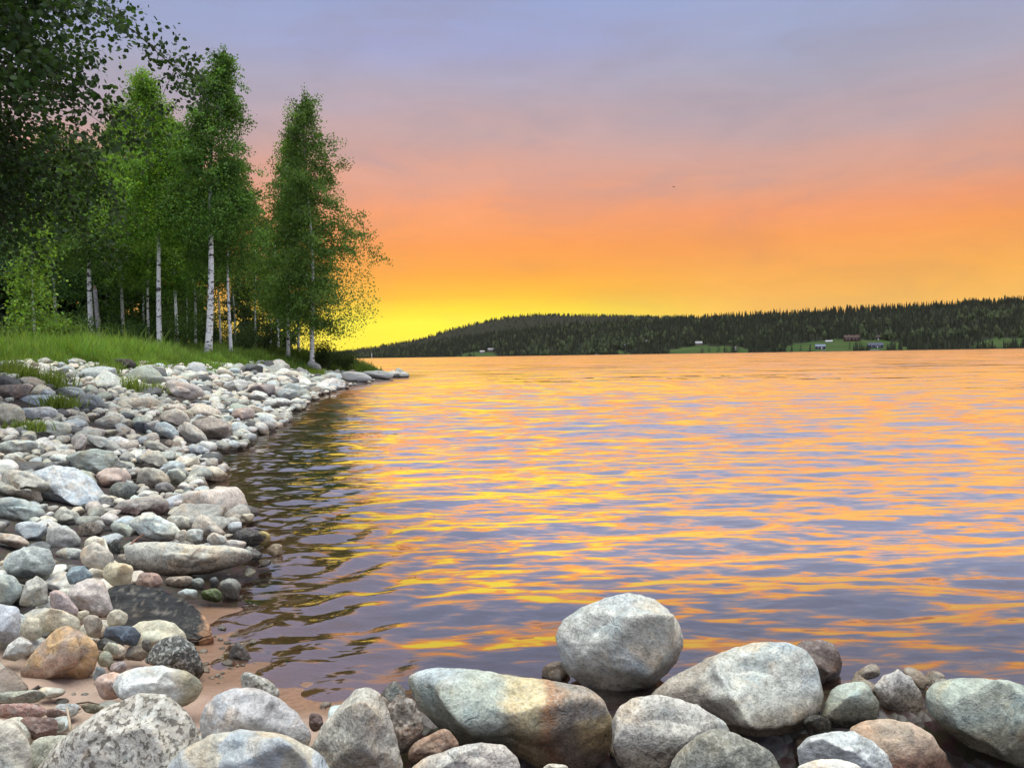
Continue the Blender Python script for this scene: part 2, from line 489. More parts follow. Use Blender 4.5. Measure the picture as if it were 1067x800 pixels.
def ground_mat():
    m, nt = new_mat('shore_ground')
    geo = node(nt, 'ShaderNodeNewGeometry')
    P = geo.outputs['Position']
    g = attr(nt, 'grassy').outputs['Fac']
    n1 = node(nt, 'ShaderNodeTexNoise', {0: P, 'Scale': 3.0, 'Detail': 5.0, 'Roughness': 0.6}).outputs[0]
    n2 = node(nt, 'ShaderNodeTexNoise', {0: P, 'Scale': 160.0, 'Detail': 3.0, 'Roughness': 0.7}).outputs[0]
    n3 = node(nt, 'ShaderNodeTexVoronoi', {0: P, 'Scale': 42.0})
    z = node(nt, 'ShaderNodeSeparateXYZ', {0: P}).outputs[2]
    sand = mixc(nt, n2, (0.20, 0.135, 0.098), (0.52, 0.40, 0.31))
    sand = mixc(nt, maprange(nt, n1, 0.45, 0.6, 0, 0.5, True), sand, (0.42, 0.29, 0.23))
    grit = mixc(nt, 0.5, n3.outputs['Color'], (0.3, 0.27, 0.25))
    grit = mixc(nt, 0.75, grit, (0.19, 0.165, 0.145))
    sa = attr(nt, 'sandy').outputs['Fac']
    peb = maprange(nt, math_n(nt, 'ADD', sa, math_n(nt, 'MULTIPLY', math_n(nt, 'SUBTRACT', n1, 0.5), 0.8)), 0.35, 0.6, 1, 0, True)
    c = mixc(nt, peb, sand, mixc(nt, 1.0, grit, (0.22, 0.20, 0.18), 'MULTIPLY'))
    soil = mixc(nt, n1, (0.030, 0.036, 0.014), (0.06, 0.085, 0.022))
    c = mixc(nt, g, c, soil)
    zz = math_n(nt, 'ADD', z, math_n(nt, 'MULTIPLY', math_n(nt, 'SUBTRACT', n1, 0.5), 0.05))
    wet = maprange(nt, zz, 0.012, 0.05, 1.0, 0.0, True)
    c = mixc(nt, wet, c, mixc(nt, 1.0, c, (0.62, 0.50, 0.42), 'MULTIPLY'))
    # dark silt colour on the deep bed, standing in for light absorbed by water
    c = mixc(nt, maprange(nt, z, -0.12, -0.7, 0, 0.9, True), c, (0.022, 0.017, 0.012))
    hgt = math_n(nt, 'ADD', math_n(nt, 'MULTIPLY', n2, 0.15), n3.outputs['Distance'])
    bmp = node(nt, 'ShaderNodeBump', {'Strength': 0.35, 'Distance': 0.008, 'Height': hgt})
    b = node(nt, 'ShaderNodeBsdfPrincipled', {'Base Color': c, 'Roughness': maprange(nt, wet, 0, 1, 0.9, 0.30), 'Normal': bmp.outputs[0], 'Specular IOR Level': 0.35})
    finish(nt, b.outputs[0])
    return m
tag(obj('ground', make_mesh('ground', np.stack([GX, GY, GZ], 1), [GF], attrs={'grassy': GG, 'sandy': smooth(0.95, 0.55, np.hypot((GX + 0.95) * 0.9, GY - 2.35)) * smooth(-0.30, -0.5, GX) + smooth(0.0, -0.3, GS) * smooth(-0.2, -0.9, GX)}), ground_mat()), kind='structure')

# ------------------------------------------------------------------ lake
def build_water():
    r = [1.2]
    while r[-1] < 90: r.append(r[-1] * 1.0062)
    while r[-1] < 4000: r.append(r[-1] * 1.12)
    r = np.array(r)
    a = np.concatenate([np.arange(-110, -50, 0.8), np.arange(-50, 50, 0.14), np.arange(50, 111, 0.8)]) * np.pi / 180
    X = (r[:, None] * np.sin(a)[None]).ravel(); Y = (r[:, None] * np.cos(a)[None]).ravel()
    R = np.repeat(r, len(a))
    keep_h = np.zeros_like(X)
    rg = np.random.default_rng(5)
    s = shore_s(X, Y)
    calm = smooth(0.0, -0.7, s) * 0.6 + 0.4
    h = np.zeros_like(X)
    gust = 0.9 + 0.5 * fbm2(X * 0.09, Y * 0.16, 31, 3)
    for q in range(84):
        lam = 0.11 * (1.05 / 0.11) ** (rg.random())
        th = rg.normal(0.08, 0.30)            # travelling at the camera, a little to the right
        k = 2 * np.pi / lam
        kx, ky = k * math.sin(th), -k * math.cos(th)
        slope = 0.0185 * (1.0 if lam > 0.35 else 0.85)
        amp = slope / k
        fade = smooth(lam * 60, lam * 26, R)
        ph = kx * X + ky * Y + rg.random() * 6.283 + 1.2 * fbm2(X * 0.25, Y * 0.25, 50 + q, 1)
        w = np.sin(ph)
        h += amp * fade * (w + 0.22 * np.sin(2 * ph + 1.57))
    h *= calm * gust
    # small cross ripples thrown back by the stones along the left shore
    rip = smooth(-1.9, -0.2, s) * smooth(14, 7, Y) * smooth(0.5, -0.6, X)
    for q in range(8):
        lam = rg.uniform(0.11, 0.3); th = rg.normal(1.0, 0.35); k = 2 * np.pi / lam
        h += rip * 0.055 / k * np.sin(k * (math.sin(th) * X - math.cos(th) * Y) + rg.random() * 6.28 + 1.5 * fbm2(X * .8, Y * .8, 90 + q, 1))
    depth = np.clip(-ground_h(X, Y, False), 0, 10)
    n = len(a)
    i = np.arange(len(r) - 1)[:, None] * n; j = np.arange(n - 1)[None]
    F = np.stack([i + j, i + n + j, i + n + j + 1, i + j + 1], -1).reshape(-1, 4)
    # keep only the quads that can hold water
    ok = (s[F] < np.where(Y[F] < 3, 0.10, 0.8)).any(1)
    F = F[ok]
    used, inv = np.unique(F, return_inverse=True)
    F = inv.reshape(F.shape)
    V = np.stack([X, Y, h], 1)[used]
    me = make_mesh('lake_water', V, [F[:, ::-1]], attrs={'depth': depth[used]})
    m, nt = new_mat('lake_water')
    geo = node(nt, 'ShaderNodeNewGeometry')
    P = geo.outputs['Position']
    dist = node(nt, 'ShaderNodeVectorMath', {0: P}, operation='LENGTH').outputs['Value']
    def slopes(sc, det, amp, shift):
        mp = node(nt, 'ShaderNodeMapping', {0: P, 'Scale': sc, 'Rotation': (0, 0, 0.09), 'Location': (shift, shift * 0.7, 0)})
        c = node(nt, 'ShaderNodeTexNoise', {0: mp.outputs[0], 'Scale': 1.0, 'Detail': det, 'Roughness': 0.55, 'Distortion': 0.35}).outputs['Color']
        c = node(nt, 'ShaderNodeVectorMath', {0: c, 1: (0.5, 0.5, 0.5)}, operation='SUBTRACT').outputs[0]
        c = node(nt, 'ShaderNodeVectorMath', {0: c, 1: (0.45, 1.0, 0.0)}, operation='MULTIPLY').outputs[0]
        return node(nt, 'ShaderNodeVectorMath', {0: c, 'Scale': amp}, operation='SCALE').outputs[0]
    addv = lambda a, b: node(nt, 'ShaderNodeVectorMath', {0: a, 1: b}).outputs[0]
    def band(d0, d1, v0, v1, d2=None, d3=None, v2=0.0):
        f = maprange(nt, dist, d0, d1, v0, v1, True)
        if d2:
            f = math_n(nt, 'SUBTRACT', f, maprange(nt, dist, d2, d3, 0.0, v1 - v2, True))
        return f
    sl_huge = slopes((0.26, 1.45, 0.0), 4.0, band(14, 60, 0.0, 1.15), 41.0)
    sl_big = slopes((1.05, 5.3, 0.0), 3.0, band(4, 13, 0.20, 1.0, 30, 100, 0.60), 3.0)
    sl_mid = slopes((3.6, 15.0, 0.0), 3.0, band(2, 5, 0.78, 0.92, 9, 25, 0.34), 11.0)
    sl_fine = slopes((6.0, 18.0, 0.0), 2.0, band(1, 3, 0.50, 0.50, 5, 14, 0.18), 23.0)
    nrm = addv(geo.outputs['Normal'], addv(addv(sl_huge, sl_big), addv(sl_mid, sl_fine)))
    nrm = node(nt, 'ShaderNodeVectorMath', {0: nrm}, operation='NORMALIZE').outputs[0]
    hz = node(nt, 'ShaderNodeVectorMath', {0: nrm, 1: (1, 1, 0)}, operation='MULTIPLY').outputs[0]
    hl = math_n(nt, 'DIVIDE', node(nt, 'ShaderNodeVectorMath', {0: hz}, operation='LENGTH').outputs['Value'], 0.24)
    sc_ = math_n(nt, 'INVERSE_SQRT', math_n(nt, 'MULTIPLY_ADD', hl, hl, 1.0))
    nrm = addv(node(nt, 'ShaderNodeVectorMath', {0: hz, 'Scale': sc_}, operation='SCALE').outputs[0], (0.0, 0.0, 1.0))
    nrm = node(nt, 'ShaderNodeVectorMath', {0: nrm}, operation='NORMALIZE').outputs[0]
    # wave backs turned away from the eye are hidden behind their crests: lean such facets back until they mirror the sky
    mpg = node(nt, 'ShaderNodeMapping', {0: P, 'Scale': (0.07, 0.6, 0.0), 'Rotation': (0, 0, 0.05)})
    gst = node(nt, 'ShaderNodeTexNoise', {0: mpg.outputs[0], 'Scale': 1.0, 'Detail': 5.0, 'Roughness': 0.65}).outputs[0]
    inc = geo.outputs['Incoming']
    dni = node(nt, 'ShaderNodeVectorMath', {0: nrm, 1: inc}, operation='DOT_PRODUCT').outputs['Value']
    iz = node(nt, 'ShaderNodeSeparateXYZ', {0: inc}).outputs[2]
    need = math_n(nt, 'MAXIMUM', math_n(nt, 'SUBTRACT', math_n(nt, 'MULTIPLY_ADD', iz, 0.51, math_n(nt, 'ADD', maprange(nt, dist, 8, 90, 0.029, 0.044, True), math_n(nt, 'MULTIPLY', math_n(nt, 'SUBTRACT', gst, 0.5), maprange(nt, dist, 10, 70, 0.0, 0.34, True)))), dni), 0.0)
    nrm = addv(nrm, node(nt, 'ShaderNodeVectorMath', {0: inc, 'Scale': need}, operation='SCALE').outputs[0])
    nrm = node(nt, 'ShaderNodeVectorMath', {0: nrm}, operation='NORMALIZE').outputs[0]
    fr = node(nt, 'ShaderNodeFresnel', {'IOR': 1.38, 'Normal': nrm}).outputs[0]
    fac = math_n(nt, 'MULTIPLY_ADD', fr, 2.5, 0.33, True)
    fac = math_n(nt, 'MULTIPLY', fac, maprange(nt, attr(nt, 'depth').outputs['Fac'], 0.0, 0.26, 0.55, 1.0, True))
    gl = node(nt, 'ShaderNodeBsdfGlossy', {'Color': (1, 1, 1, 1), 'Roughness': maprange(nt, dist, 5, 80, 0.006, 0.05), 'Normal': nrm})
    tr = node(nt, 'ShaderNodeBsdfTransparent', {0: (0.78, 0.68, 0.58, 1)})
    df = node(nt, 'ShaderNodeBsdfDiffuse', {0: (0.020, 0.018, 0.018, 1)})
    dp = attr(nt, 'depth').outputs['Fac']
    murk = math_n(nt, 'SUBTRACT', 1.0, math_n(nt, 'EXPONENT', math_n(nt, 'MULTIPLY', dp, -5.5)))
    body = node(nt, 'ShaderNodeMixShader', {0: murk, 1: tr.outputs[0], 2: df.outputs[0]})
    mx = node(nt, 'ShaderNodeMixShader', {0: fac, 1: body.outputs[0], 2: gl.outputs[0]})
    finish(nt, mx.outputs[0])
    tag(obj('lake_water', me, m), kind='structure')
build_water()

# ------------------------------------------------------------------ far shore, hills and their forest
def interp(px, tab):
    t = np.array(tab, float)
    return np.interp(px, t[:, 0], t[:, 1])
SH_Y = [(-900, 3200), (200, 1950), (380, 1600), (500, 1300), (600, 1150), (700, 1010), (850, 910), (1067, 870), (1600, 860), (2400, 900)]
SK1 = [(-900, 378), (200, 372), (330, 368), (384, 364), (430, 357.5), (485, 348.5), (569, 337), (653, 331), (700, 328.5), (760, 325.5), (850, 321), (950, 315), (1067, 308), (1300, 300), (2400, 310)]
SK2 = [(-900, 374), (200, 372), (330, 367), (370, 362.5), (400, 358), (440, 351), (470, 341.5), (500, 334.5), (530, 328.5), (562, 325.5), (600, 326.5), (650, 327.5), (700, 328.5), (850, 330), (2400, 350)]
def far_h(px, Y):
    px = np.asarray(px, float); Y = np.asarray(Y, float)
    ys = interp(px, SH_Y); y1 = ys + 520; y2 = np.maximum(y1 + 500, 2700)
    hor = CY - 29.65 - (px - CX) * math.tan(ROLL)
    h1 = np.maximum((hor - interp(px, SK1)) / F_PX * y1 - 13, 1.5)
    h2 = np.maximum((hor - interp(px, SK2)) / F_PX * y2 - 10, 1.5)
    t1 = (Y - ys) / (y1 - ys)
    up = np.where(t1 < 0, 0.06 * (Y - ys), h1 * np.clip(t1, 0, 1) ** 1.05 + 0.6 * smooth(0, 0.02, t1))
    t2 = smooth(0, 1, (Y - y1) / (y2 - y1))
    dip = -10 * np.sin(np.pi * np.clip((Y - y1) / (y2 - y1), 0, 1))
    far = h1 * (1 - t2) + h2 * t2 + dip
    far = np.where(Y > y2, h2 - 0.10 * (Y - y2), far)
    return np.where(Y < y1, up, far) + 1.2 * fbm2(px * 0.05, Y * 0.012, 77, 2) * smooth(0, 0.2, t1)

# meadows by the far shore: (px from, px to, depth from shore m, depth to m)
FIELDS = [(478, 516, 10, 95), (642.5, 648, 12, 70), (649.5, 654, 8, 80), (698, 781, 8, 88), (818, 940, 6, 122), (1012, 1120, 22, 92), (935, 948, 10, 40)]
def in_field(px, d):
    r = np.zeros(np.shape(px), bool)
    px = px + 5 * fbm2(np.asarray(px, float).ravel() * 0.12, np.asarray(d, float).ravel() * 0.05, 66, 3).reshape(np.shape(px))
    d = d + 14 * fbm2(np.asarray(px, float).ravel() * 0.10, np.asarray(d, float).ravel() * 0.03, 67, 3).reshape(np.shape(d))
    for a, b, c, e in FIELDS:
        top = e * (1 - 0.55 * np.abs((px - (a + b) / 2) / ((b - a) / 2)) ** 2.5)
        r |= (px > a) & (px < b) & (d > c - 8) & (d < top)
    return r

def build_hills():
    px = np.concatenate([np.arange(-900, 330, 12), np.arange(330, 1130, 1.5), np.arange(1130, 2400, 12)])
    T = np.concatenate([np.linspace(-0.04, 0.3, 46), np.linspace(0.33, 1, 24), np.linspace(1.06, 5, 40)])
    PX = np.repeat(px[:, None], len(T), 1)
    ys = interp(PX, SH_Y)
    Y = ys + 520 * T[None]
    Z = far_h(PX.ravel(), Y.ravel())
    X = at_px(PX, Y).ravel(); Y = Y.ravel()
    d = Y - ys.ravel()
    fld = in_field(PX.ravel(), d).astype(float)
    n = len(T)
    i = np.arange(len(px) - 1)[:, None] * n; j = np.arange(n - 1)[None]
    F = np.stack([i + j, i + n + j, i + n + j + 1, i + j + 1], -1).reshape(-1, 4)
    m, nt = new_mat('hill_ground')
    f = attr(nt, 'meadow').outputs['Fac']
    geo = node(nt, 'ShaderNodeNewGeometry')
    n1 = node(nt, 'ShaderNodeTexNoise', {0: geo.outputs['Position'], 'Scale': 0.03, 'Detail': 6.0, 'Roughness': 0.7}).outputs[0]
    wood = mixc(nt, n1, (0.009, 0.012, 0.007), (0.018, 0.021, 0.010))
    mead = mixc(nt, maprange(nt, n1, 0.35, 0.65, 0, 1), (0.024, 0.052, 0.012), (0.050, 0.075, 0.02))
    c = mixc(nt, f, wood, mead)
    finish(nt, node(nt, 'ShaderNodeBsdfPrincipled', {'Base Color': c, 'Roughness': 0.95, 'Specular IOR Level': 0.1}).outputs[0])
    tag(obj('hills', make_mesh('hills', np.stack([X, Y, Z], 1), [F], attrs={'meadow': fld}), m), kind='structure')

    # forest: one mass of spruces with birches mixed in
    rg = np.random.default_rng(3)
    N = 15000
    p = rg.uniform(330, 1180, N)
    u = rg.random(N)
    t = np.where(rg.random(N) < 0.62, u ** 1.15 * 1.04, 1.04 + u * 3.4)
    # extra rank along both skylines and along the shore
    k1 = 1800
    p = np.concatenate([p, rg.uniform(330, 1180, k1), rg.uniform(330, 1180, 800)])
    t = np.concatenate([t, rg.normal(1.0, 0.03, k1), np.abs(rg.normal(0.004, 0.010, 800)) + 0.006])
    ys = interp(p, SH_Y)
    Yt = ys + 520 * t
    y1 = ys + 520; y2 = np.maximum(y1 + 500, 2700)
    sk = rg.random(len(p)) < 0.10
    Yt = np.where(sk, y2 + rg.normal(-10, 25, len(p)), Yt)
    Yt = np.minimum(Yt, y2 + 60)
    ok = ~in_field(p, Yt - ys)
    p, Yt, ys = p[ok], Yt[ok], ys[ok]
    zt = far_h(p, Yt); xt = at_px(p, Yt)
    n = len(p)
    patch = fbm2(xt * 0.006, Yt * 0.012, 8, 3)
    bir = (rg.random(n) < np.clip(0.22 + 0.5 * patch, 0.03, 0.7))
    H = (8 + 10 * rg.random(n) ** 1.6) * np.where(bir, 0.85, 1.0)
    H *= np.where(Yt - ys < 30, 0.72, 1.0) * np.where(Yt > ys + 800, 0.82, 1.0)
    mb_v, mb_f, mb_t = [], [], []
    base = 0
    for kind in (0, 1):
        idx = np.nonzero(bir == bool(kind))[0]
        m_ = len(idx)
        sides = 6
        th = np.linspace(0, 2 * np.pi, sides, endpoint=False)
        if kind == 0:
            rings = [(0.05, 0.15, 0.45), (0.30, 0.125, 0.65), (0.52, 0.09, 0.82), (0.72, 0.055, 1.0)]    # base height, radius, tip height
            parts = []
            for zb, rd, zt_ in rings:
                jit = rg.uniform(0.7, 1.3, (m_, sides)); jz = rg.uniform(-0.05, 0.05, (m_, sides))
                ring = np.stack([np.cos(th)[None] * rd * jit * H[idx, None], np.sin(th)[None] * rd * jit * H[idx, None], (zb + jz) * H[idx, None]], -1)
                tip = np.stack([np.zeros(m_), np.zeros(m_), zt_ * H[idx]], -1)[:, None]
                parts.append(np.concatenate([ring, tip], 1))
            V = np.concatenate(parts, 1)
            f1 = np.array([[q * 7 + a_, q * 7 + (a_ + 1) % 6, q * 7 + 6] for q in range(4) for a_ in range(6)])
        else:
            rings = [(0.06, 0.10), (0.28, 0.21), (0.52, 0.22), (0.75, 0.15)]
            parts = []
            for zb, rd in rings:
                jit = rg.uniform(0.65, 1.35, (m_, sides)); jz = rg.uniform(-0.06, 0.06, (m_, sides))
                parts.append(np.stack([np.cos(th)[None] * rd * jit * H[idx, None], np.sin(th)[None] * rd * jit * H[idx, None], (zb + jz) * H[idx, None]], -1))
            V = np.concatenate(parts + [np.stack([np.zeros(m_), np.zeros(m_), H[idx]], -1)[:, None]], 1)
            f1 = [[q * 6 + a_, q * 6 + (a_ + 1) % 6, (q + 1) * 6 + b_] for q in range(3) for a_ in range(6) for b_ in (a_,)]
            f1 += [[q * 6 + (a_ + 1) % 6, (q + 1) * 6 + (a_ + 1) % 6, (q + 1) * 6 + a_] for q in range(3) for a_ in range(6)]
            f1 += [[18 + a_, 18 + (a_ + 1) % 6, 24] for a_ in range(6)]
            f1 = np.array(f1)
        nv = V.shape[1]
        V = V + np.stack([xt[idx], Yt[idx], zt[idx] - 0.5], -1)[:, None]
        col = np.where(kind == 0, np.array([[0.019, 0.026, 0.012]]), np.array([[0.040, 0.055, 0.020]])) * rg.uniform(0.6, 1.45, (m_, 1)) * np.array([1, 1, 1]) 
        mb_v.append(V.reshape(-1, 3)); mb_f.append((f1[None] + (np.arange(m_) * nv)[:, None, None] + base).reshape(-1, 3))
        mb_t.append(np.repeat(col, nv, 0)); base += m_ * nv
    me = make_mesh('forest', np.concatenate(mb_v), [np.concatenate(mb_f)], np.concatenate(mb_t), smooth_f=False)
    tag(obj('forest', me, M_FAR), 'dark conifer forest covering the hills across the lake', 'forest', kind='stuff')
build_hills()

def far_pt(px, d):
    Y = float(interp(px, SH_Y) + d)
    return float(at_px(px, Y)), Y, float(far_h(np.array([px]), np.array([Y]))[0])

# ------------------------------------------------------------------ evening haze over the lake
hm, nt = new_mat('haze')
node(nt, 'ShaderNodeOutputMaterial', {'Volume': node(nt, 'ShaderNodeVolumePrincipled', {'Color': (0.95, 0.82, 0.68, 1), 'Density': 1.2e-5, 'Anisotropy': 0.2}).outputs[0]})
mbh = MB(); mbh.box((0, 0, 150), (9400, 9400, 320))
tag(mbh.build('haze', hm, smooth_f=False), 'thin warm evening haze over the lake', 'haze', kind='stuff')

# ------------------------------------------------------------------ trees
def quads_from(c, a, b, tints, ovate=False):
    """leaf faces: centre-base c, length vector a, half-width vector b"""
    n = len(c)
    if ovate:
        V = np.stack([c, c + 0.25 * a + 0.85 * b, c + 0.55 * a + b, c + a, c + 0.55 * a - b, c + 0.25 * a - 0.85 * b], 1).reshape(-1, 3)
        F = np.arange(n * 6).reshape(n, 6)
        return V, F, np.repeat(tints, 6, 0)
    V = np.stack([c, c + 0.45 * a + b, c + a, c + 0.45 * a - b], 1).reshape(-1, 3)
    F = np.arange(n * 4).reshape(n, 4)
    return V, F, np.repeat(tints, 4, 0)

def unit(v):
    return v / (np.linalg.norm(v, axis=-1, keepdims=True) + 1e-9)

def birch(px, Y, top_y, crown_r, crown_base, label, seed, lean=0.0, leaves=9000, leaf=0.075, tone=(0.060, 0.115, 0.028), trunk_r=None,
          loc=None, height=None, bias=(0, 0), ovate=False, name='birch_tree', group='birches on the bank', max_h=1.0, droop=0.5, limbs=46, white=True, wid=0.4, fill=0.0):
    rg = np.random.default_rng(seed)
    if loc is None:
        x = at_px(px, Y); z = float(ground_h(np.array([x]), np.array([Y]))[0])
        top = CAM_H + (horizon(px) - top_y) / F_PX * Y
        H = top - z
    else:
        x, Y, z = loc; H = height
    root = thing(name, label, 'tree', (x, Y, z - 0.05), 0, group)
    tr = trunk_r or H * 0.0095
    t = np.linspace(0, 1, 16)
    path = np.stack([lean * H * t + 0.018 * H * np.sin(t * 6 + seed) * t, 0.012 * H * np.cos(t * 4 + seed * 2) * t, H * t * 0.985], 1)
    R = tr * (1 - 0.93 * t ** 0.9) * np.where(t < 0.03, 1.25, 1)
    mb = MB(); mb.tube(path, R, 9)
    mb.build('trunk', M_BIRCH if white else M_BARK, root)
    P0 = lambda u: np.stack([np.interp(u, t, path[:, q]) for q in range(3)], -1)
    L = limbs
    u = crown_base + (max_h - crown_base) * (np.arange(L) + rg.random(L)) / L
    tt = (u - crown_base) / (1 - crown_base)
    prof = np.minimum(1, tt / 0.22 + 0.45) * np.maximum(1 - tt, 0) ** 0.85 + 0.04
    ph = rg.random(L) * 2 * np.pi + np.arange(L) * 2.4
    ln = crown_r * prof * rg.uniform(0.58, 1.18, L)
    ln *= 1 + 0.35 * (np.cos(ph) * bias[0] + np.sin(ph) * bias[1])
    br = MB()
    cs, ds, wt = [], [], []
    s = np.linspace(0, 1, 7)
    for q in range(L):
        st = P0(u[q])
        rise = rg.uniform(0.35, 0.75) * (0.7 + 0.6 * tt[q])
        hd = np.array([math.cos(ph[q]), math.sin(ph[q])])
        pts = st + np.stack([hd[0] * ln[q] * s, hd[1] * ln[q] * s, ln[q] * (rise * s - droop * (0.95 - 0.5 * tt[q]) * s ** 2.4)], 1)
        pts[1:] += rg.normal(0, 0.035 * ln[q], (6, 3))
        br.tube(pts, max(0.006, 0.009 * ln[q]) * (1 - 0.85 * s), 4, (.075, .05, .042))
        nt_ = max(4, int(6 + 6 * ln[q]))
        for w in range(nt_):
            k = 0.06 + 0.94 * rg.random() ** 0.85
            b = np.array([np.interp(k, s, pts[:, e]) for e in range(3)])
            d = np.array([hd[0] + rg.normal(0, 0.9), hd[1] + rg.normal(0, 0.9), rg.normal(-0.15, 0.5)])
            d = d / np.linalg.norm(d) * rg.uniform(0.22, 0.6) * (0.35 + 0.3 * crown_r)
            cs.append(b); ds.append(d); wt.append(np.linalg.norm(d))
            if w % 3 == 0:
                e = b + d * 0.9; e[2] -= 0.1
                br.tube(np.stack([b, (b + e) / 2 + [0, 0, 0.03], e]), [0.005, 0.004, 0.002], 3, (.06, .042, .036))
    br.build('branches', M_BARK, root).data.attributes
    cs, ds, wt = np.array(cs), np.array(ds), np.array(wt)
    pk = rg.choice(len(cs), leaves, p=wt / wt.sum())
    k = rg.random(leaves) ** 0.7
    c = cs[pk] + ds[pk] * k[:, None] + rg.normal(0, 0.045 + 0.020 * crown_r, (leaves, 3))
    c[:, 2] -= droop * 0.45 * k ** 2 * wt[pk]
    nf = int(leaves * fill)
    if nf:      # fine twigs between the limbs
        uf = crown_base + (1 - crown_base) * rg.random(nf) ** 1.25
        tf = (uf - crown_base) / (1 - crown_base)
        rf = crown_r * (np.minimum(1, tf / 0.22 + 0.45) * np.maximum(1 - tf, 0) ** 0.85 + 0.04) * np.sqrt(rg.random(nf)) * 0.95
        ncl = 150                                   # gathered in loose sprays
        cid = rg.integers(0, ncl, nf); cph = rg.random(ncl) * 6.283
        pf = cph[cid] + rg.normal(0, 0.45, nf)
        rf = rf * (1 + 0.3 * (np.cos(pf) * bias[0] + np.sin(pf) * bias[1]))
        c[:nf] = P0(uf) + np.stack([np.cos(pf) * rf, np.sin(pf) * rf, rg.normal(-0.05, 0.2, nf) - 0.25 * droop * rf], 1)
    a = unit(np.stack([rg.normal(0, 1, leaves), rg.normal(0, 1, leaves), rg.normal(-0.7, 0.6, leaves)], 1))
    b = unit(np.cross(a, rg.normal(0, 1, (leaves, 3))))
    sz = leaf * rg.uniform(0.65, 1.25, (leaves, 1))
    clump = np.repeat(rg.uniform(0.5, 1.5, (len(cs), 1)), 1, 1)[pk]
    col = np.array(tone) * clump * rg.uniform(0.75, 1.25, (leaves, 1)) * np.concatenate([rg.uniform(0.85, 1.2, (leaves, 1)), np.ones((leaves, 2))], 1)
    V, F, T = quads_from(c, a * sz, b * sz * wid, col, ovate)
    obj('crown', make_mesh('crown', V, [F], T, smooth_f=False), M_LEAF, root)
    return root

def spruce(px, Y, H, R, label, seed, tone=(0.020, 0.034, 0.018), sprays=2600, loc=None, group='dark spruces behind the birches', low=0.04):
    rg = np.random.default_rng(seed)
    if loc is None:
        x = at_px(px, Y); z = float(ground_h(np.array([x]), np.array([Y]))[0])
    else:
        x, Y, z = loc
    root = thing('spruce_tree', label, 'tree', (x, Y, z - 0.1), 0, group)
    mb = MB(); t = np.linspace(0, 1, 8)
    mb.tube(np.stack([0 * t, 0 * t, H * t], 1), 0.012 * H * (1 - 0.95 * t) + 0.005, 7, (0.07, 0.05, 0.04))
    mb.build('trunk', M_BARK, root)
    B = int(26 + H * 7)
    u = low + (1 - low) * np.sqrt(rg.random(B)) * 0.985 if False else low + (0.985 - low) * rg.random(B)
    ph = rg.random(B) * 6.283
    ln = R * (1 - u) ** 0.82 * rg.uniform(0.7, 1.12, B) + 0.05 * R
    w = ln / ln.sum()
    pk = rg.choice(B, sprays, p=w)
    k = rg.random(sprays) ** 0.65
    hd = np.stack([np.cos(ph), np.sin(ph)], 1)
    c = np.stack([hd[pk, 0] * ln[pk] * k, hd[pk, 1] * ln[pk] * k, u[pk] * H - ln[pk] * (0.42 * k - 0.22 * k ** 3)], 1)
    c += rg.normal(0, 0.03 * R + 0.02, (sprays, 3))
    a = unit(np.stack([hd[pk, 0] + rg.normal(0, 0.55, sprays), hd[pk, 1] + rg.normal(0, 0.55, sprays), rg.normal(-0.55, 0.4, sprays)], 1))
    b = unit(np.cross(a, rg.normal(0, 1, (sprays, 3))))
    sz = (0.10 + 0.11 * R) * rg.uniform(0.6, 1.3, (sprays, 1))
    col = np.array(tone) * rg.uniform(0.6, 1.5, (sprays, 1)) * (0.8 + 0.5 * k[:, None])
    V, F, T = quads_from(c, a * sz * 1.5, b * sz * 0.30, col)
    obj('crown', make_mesh('crown', V, [F], T, smooth_f=False), M_NEEDLE, root)
    return root

# far lone trees on the meadow across the lake
FAR_SPRUCE = [(749, 14, 12, 3.2, 'rounded dark spruce before the left meadow across the lake'), (757.5, 12, 9, 2.0, 'small spruce beside the rounded one on the left meadow'),
              (762.5, 16, 14, 2.5, 'tall narrow spruce at the right end of the left meadow'), (770, 18, 15, 3.0, 'spruce standing against the wood right of the left meadow'),
              (739, 10, 8, 2.4, 'low spruce leftmost in the row before the left meadow'), (825.5, 8, 8, 1.6, 'thin spruce at the left end of the farm meadow shore'),
              (835, 9, 12, 2.4, 'pointed spruce standing left of the blue roofed shed'), (885.5, 12, 11, 1.9, 'narrow spruce in front of the red cottage'),
              (896, 14, 24, 4.0, 'tallest spruce on the far shore, beside the long boathouse'), (928, 10, 10, 2.6, 'dark spruce closing the right end of the farm meadow')]
for q, (px, d, H, R, lab) in enumerate(FAR_SPRUCE):
    spruce(px, 0, H, R, lab, 300 + q, tone=(0.018, 0.030, 0.016), sprays=500, loc=far_pt(px, d), group='lone spruces across the lake', low=0.02)

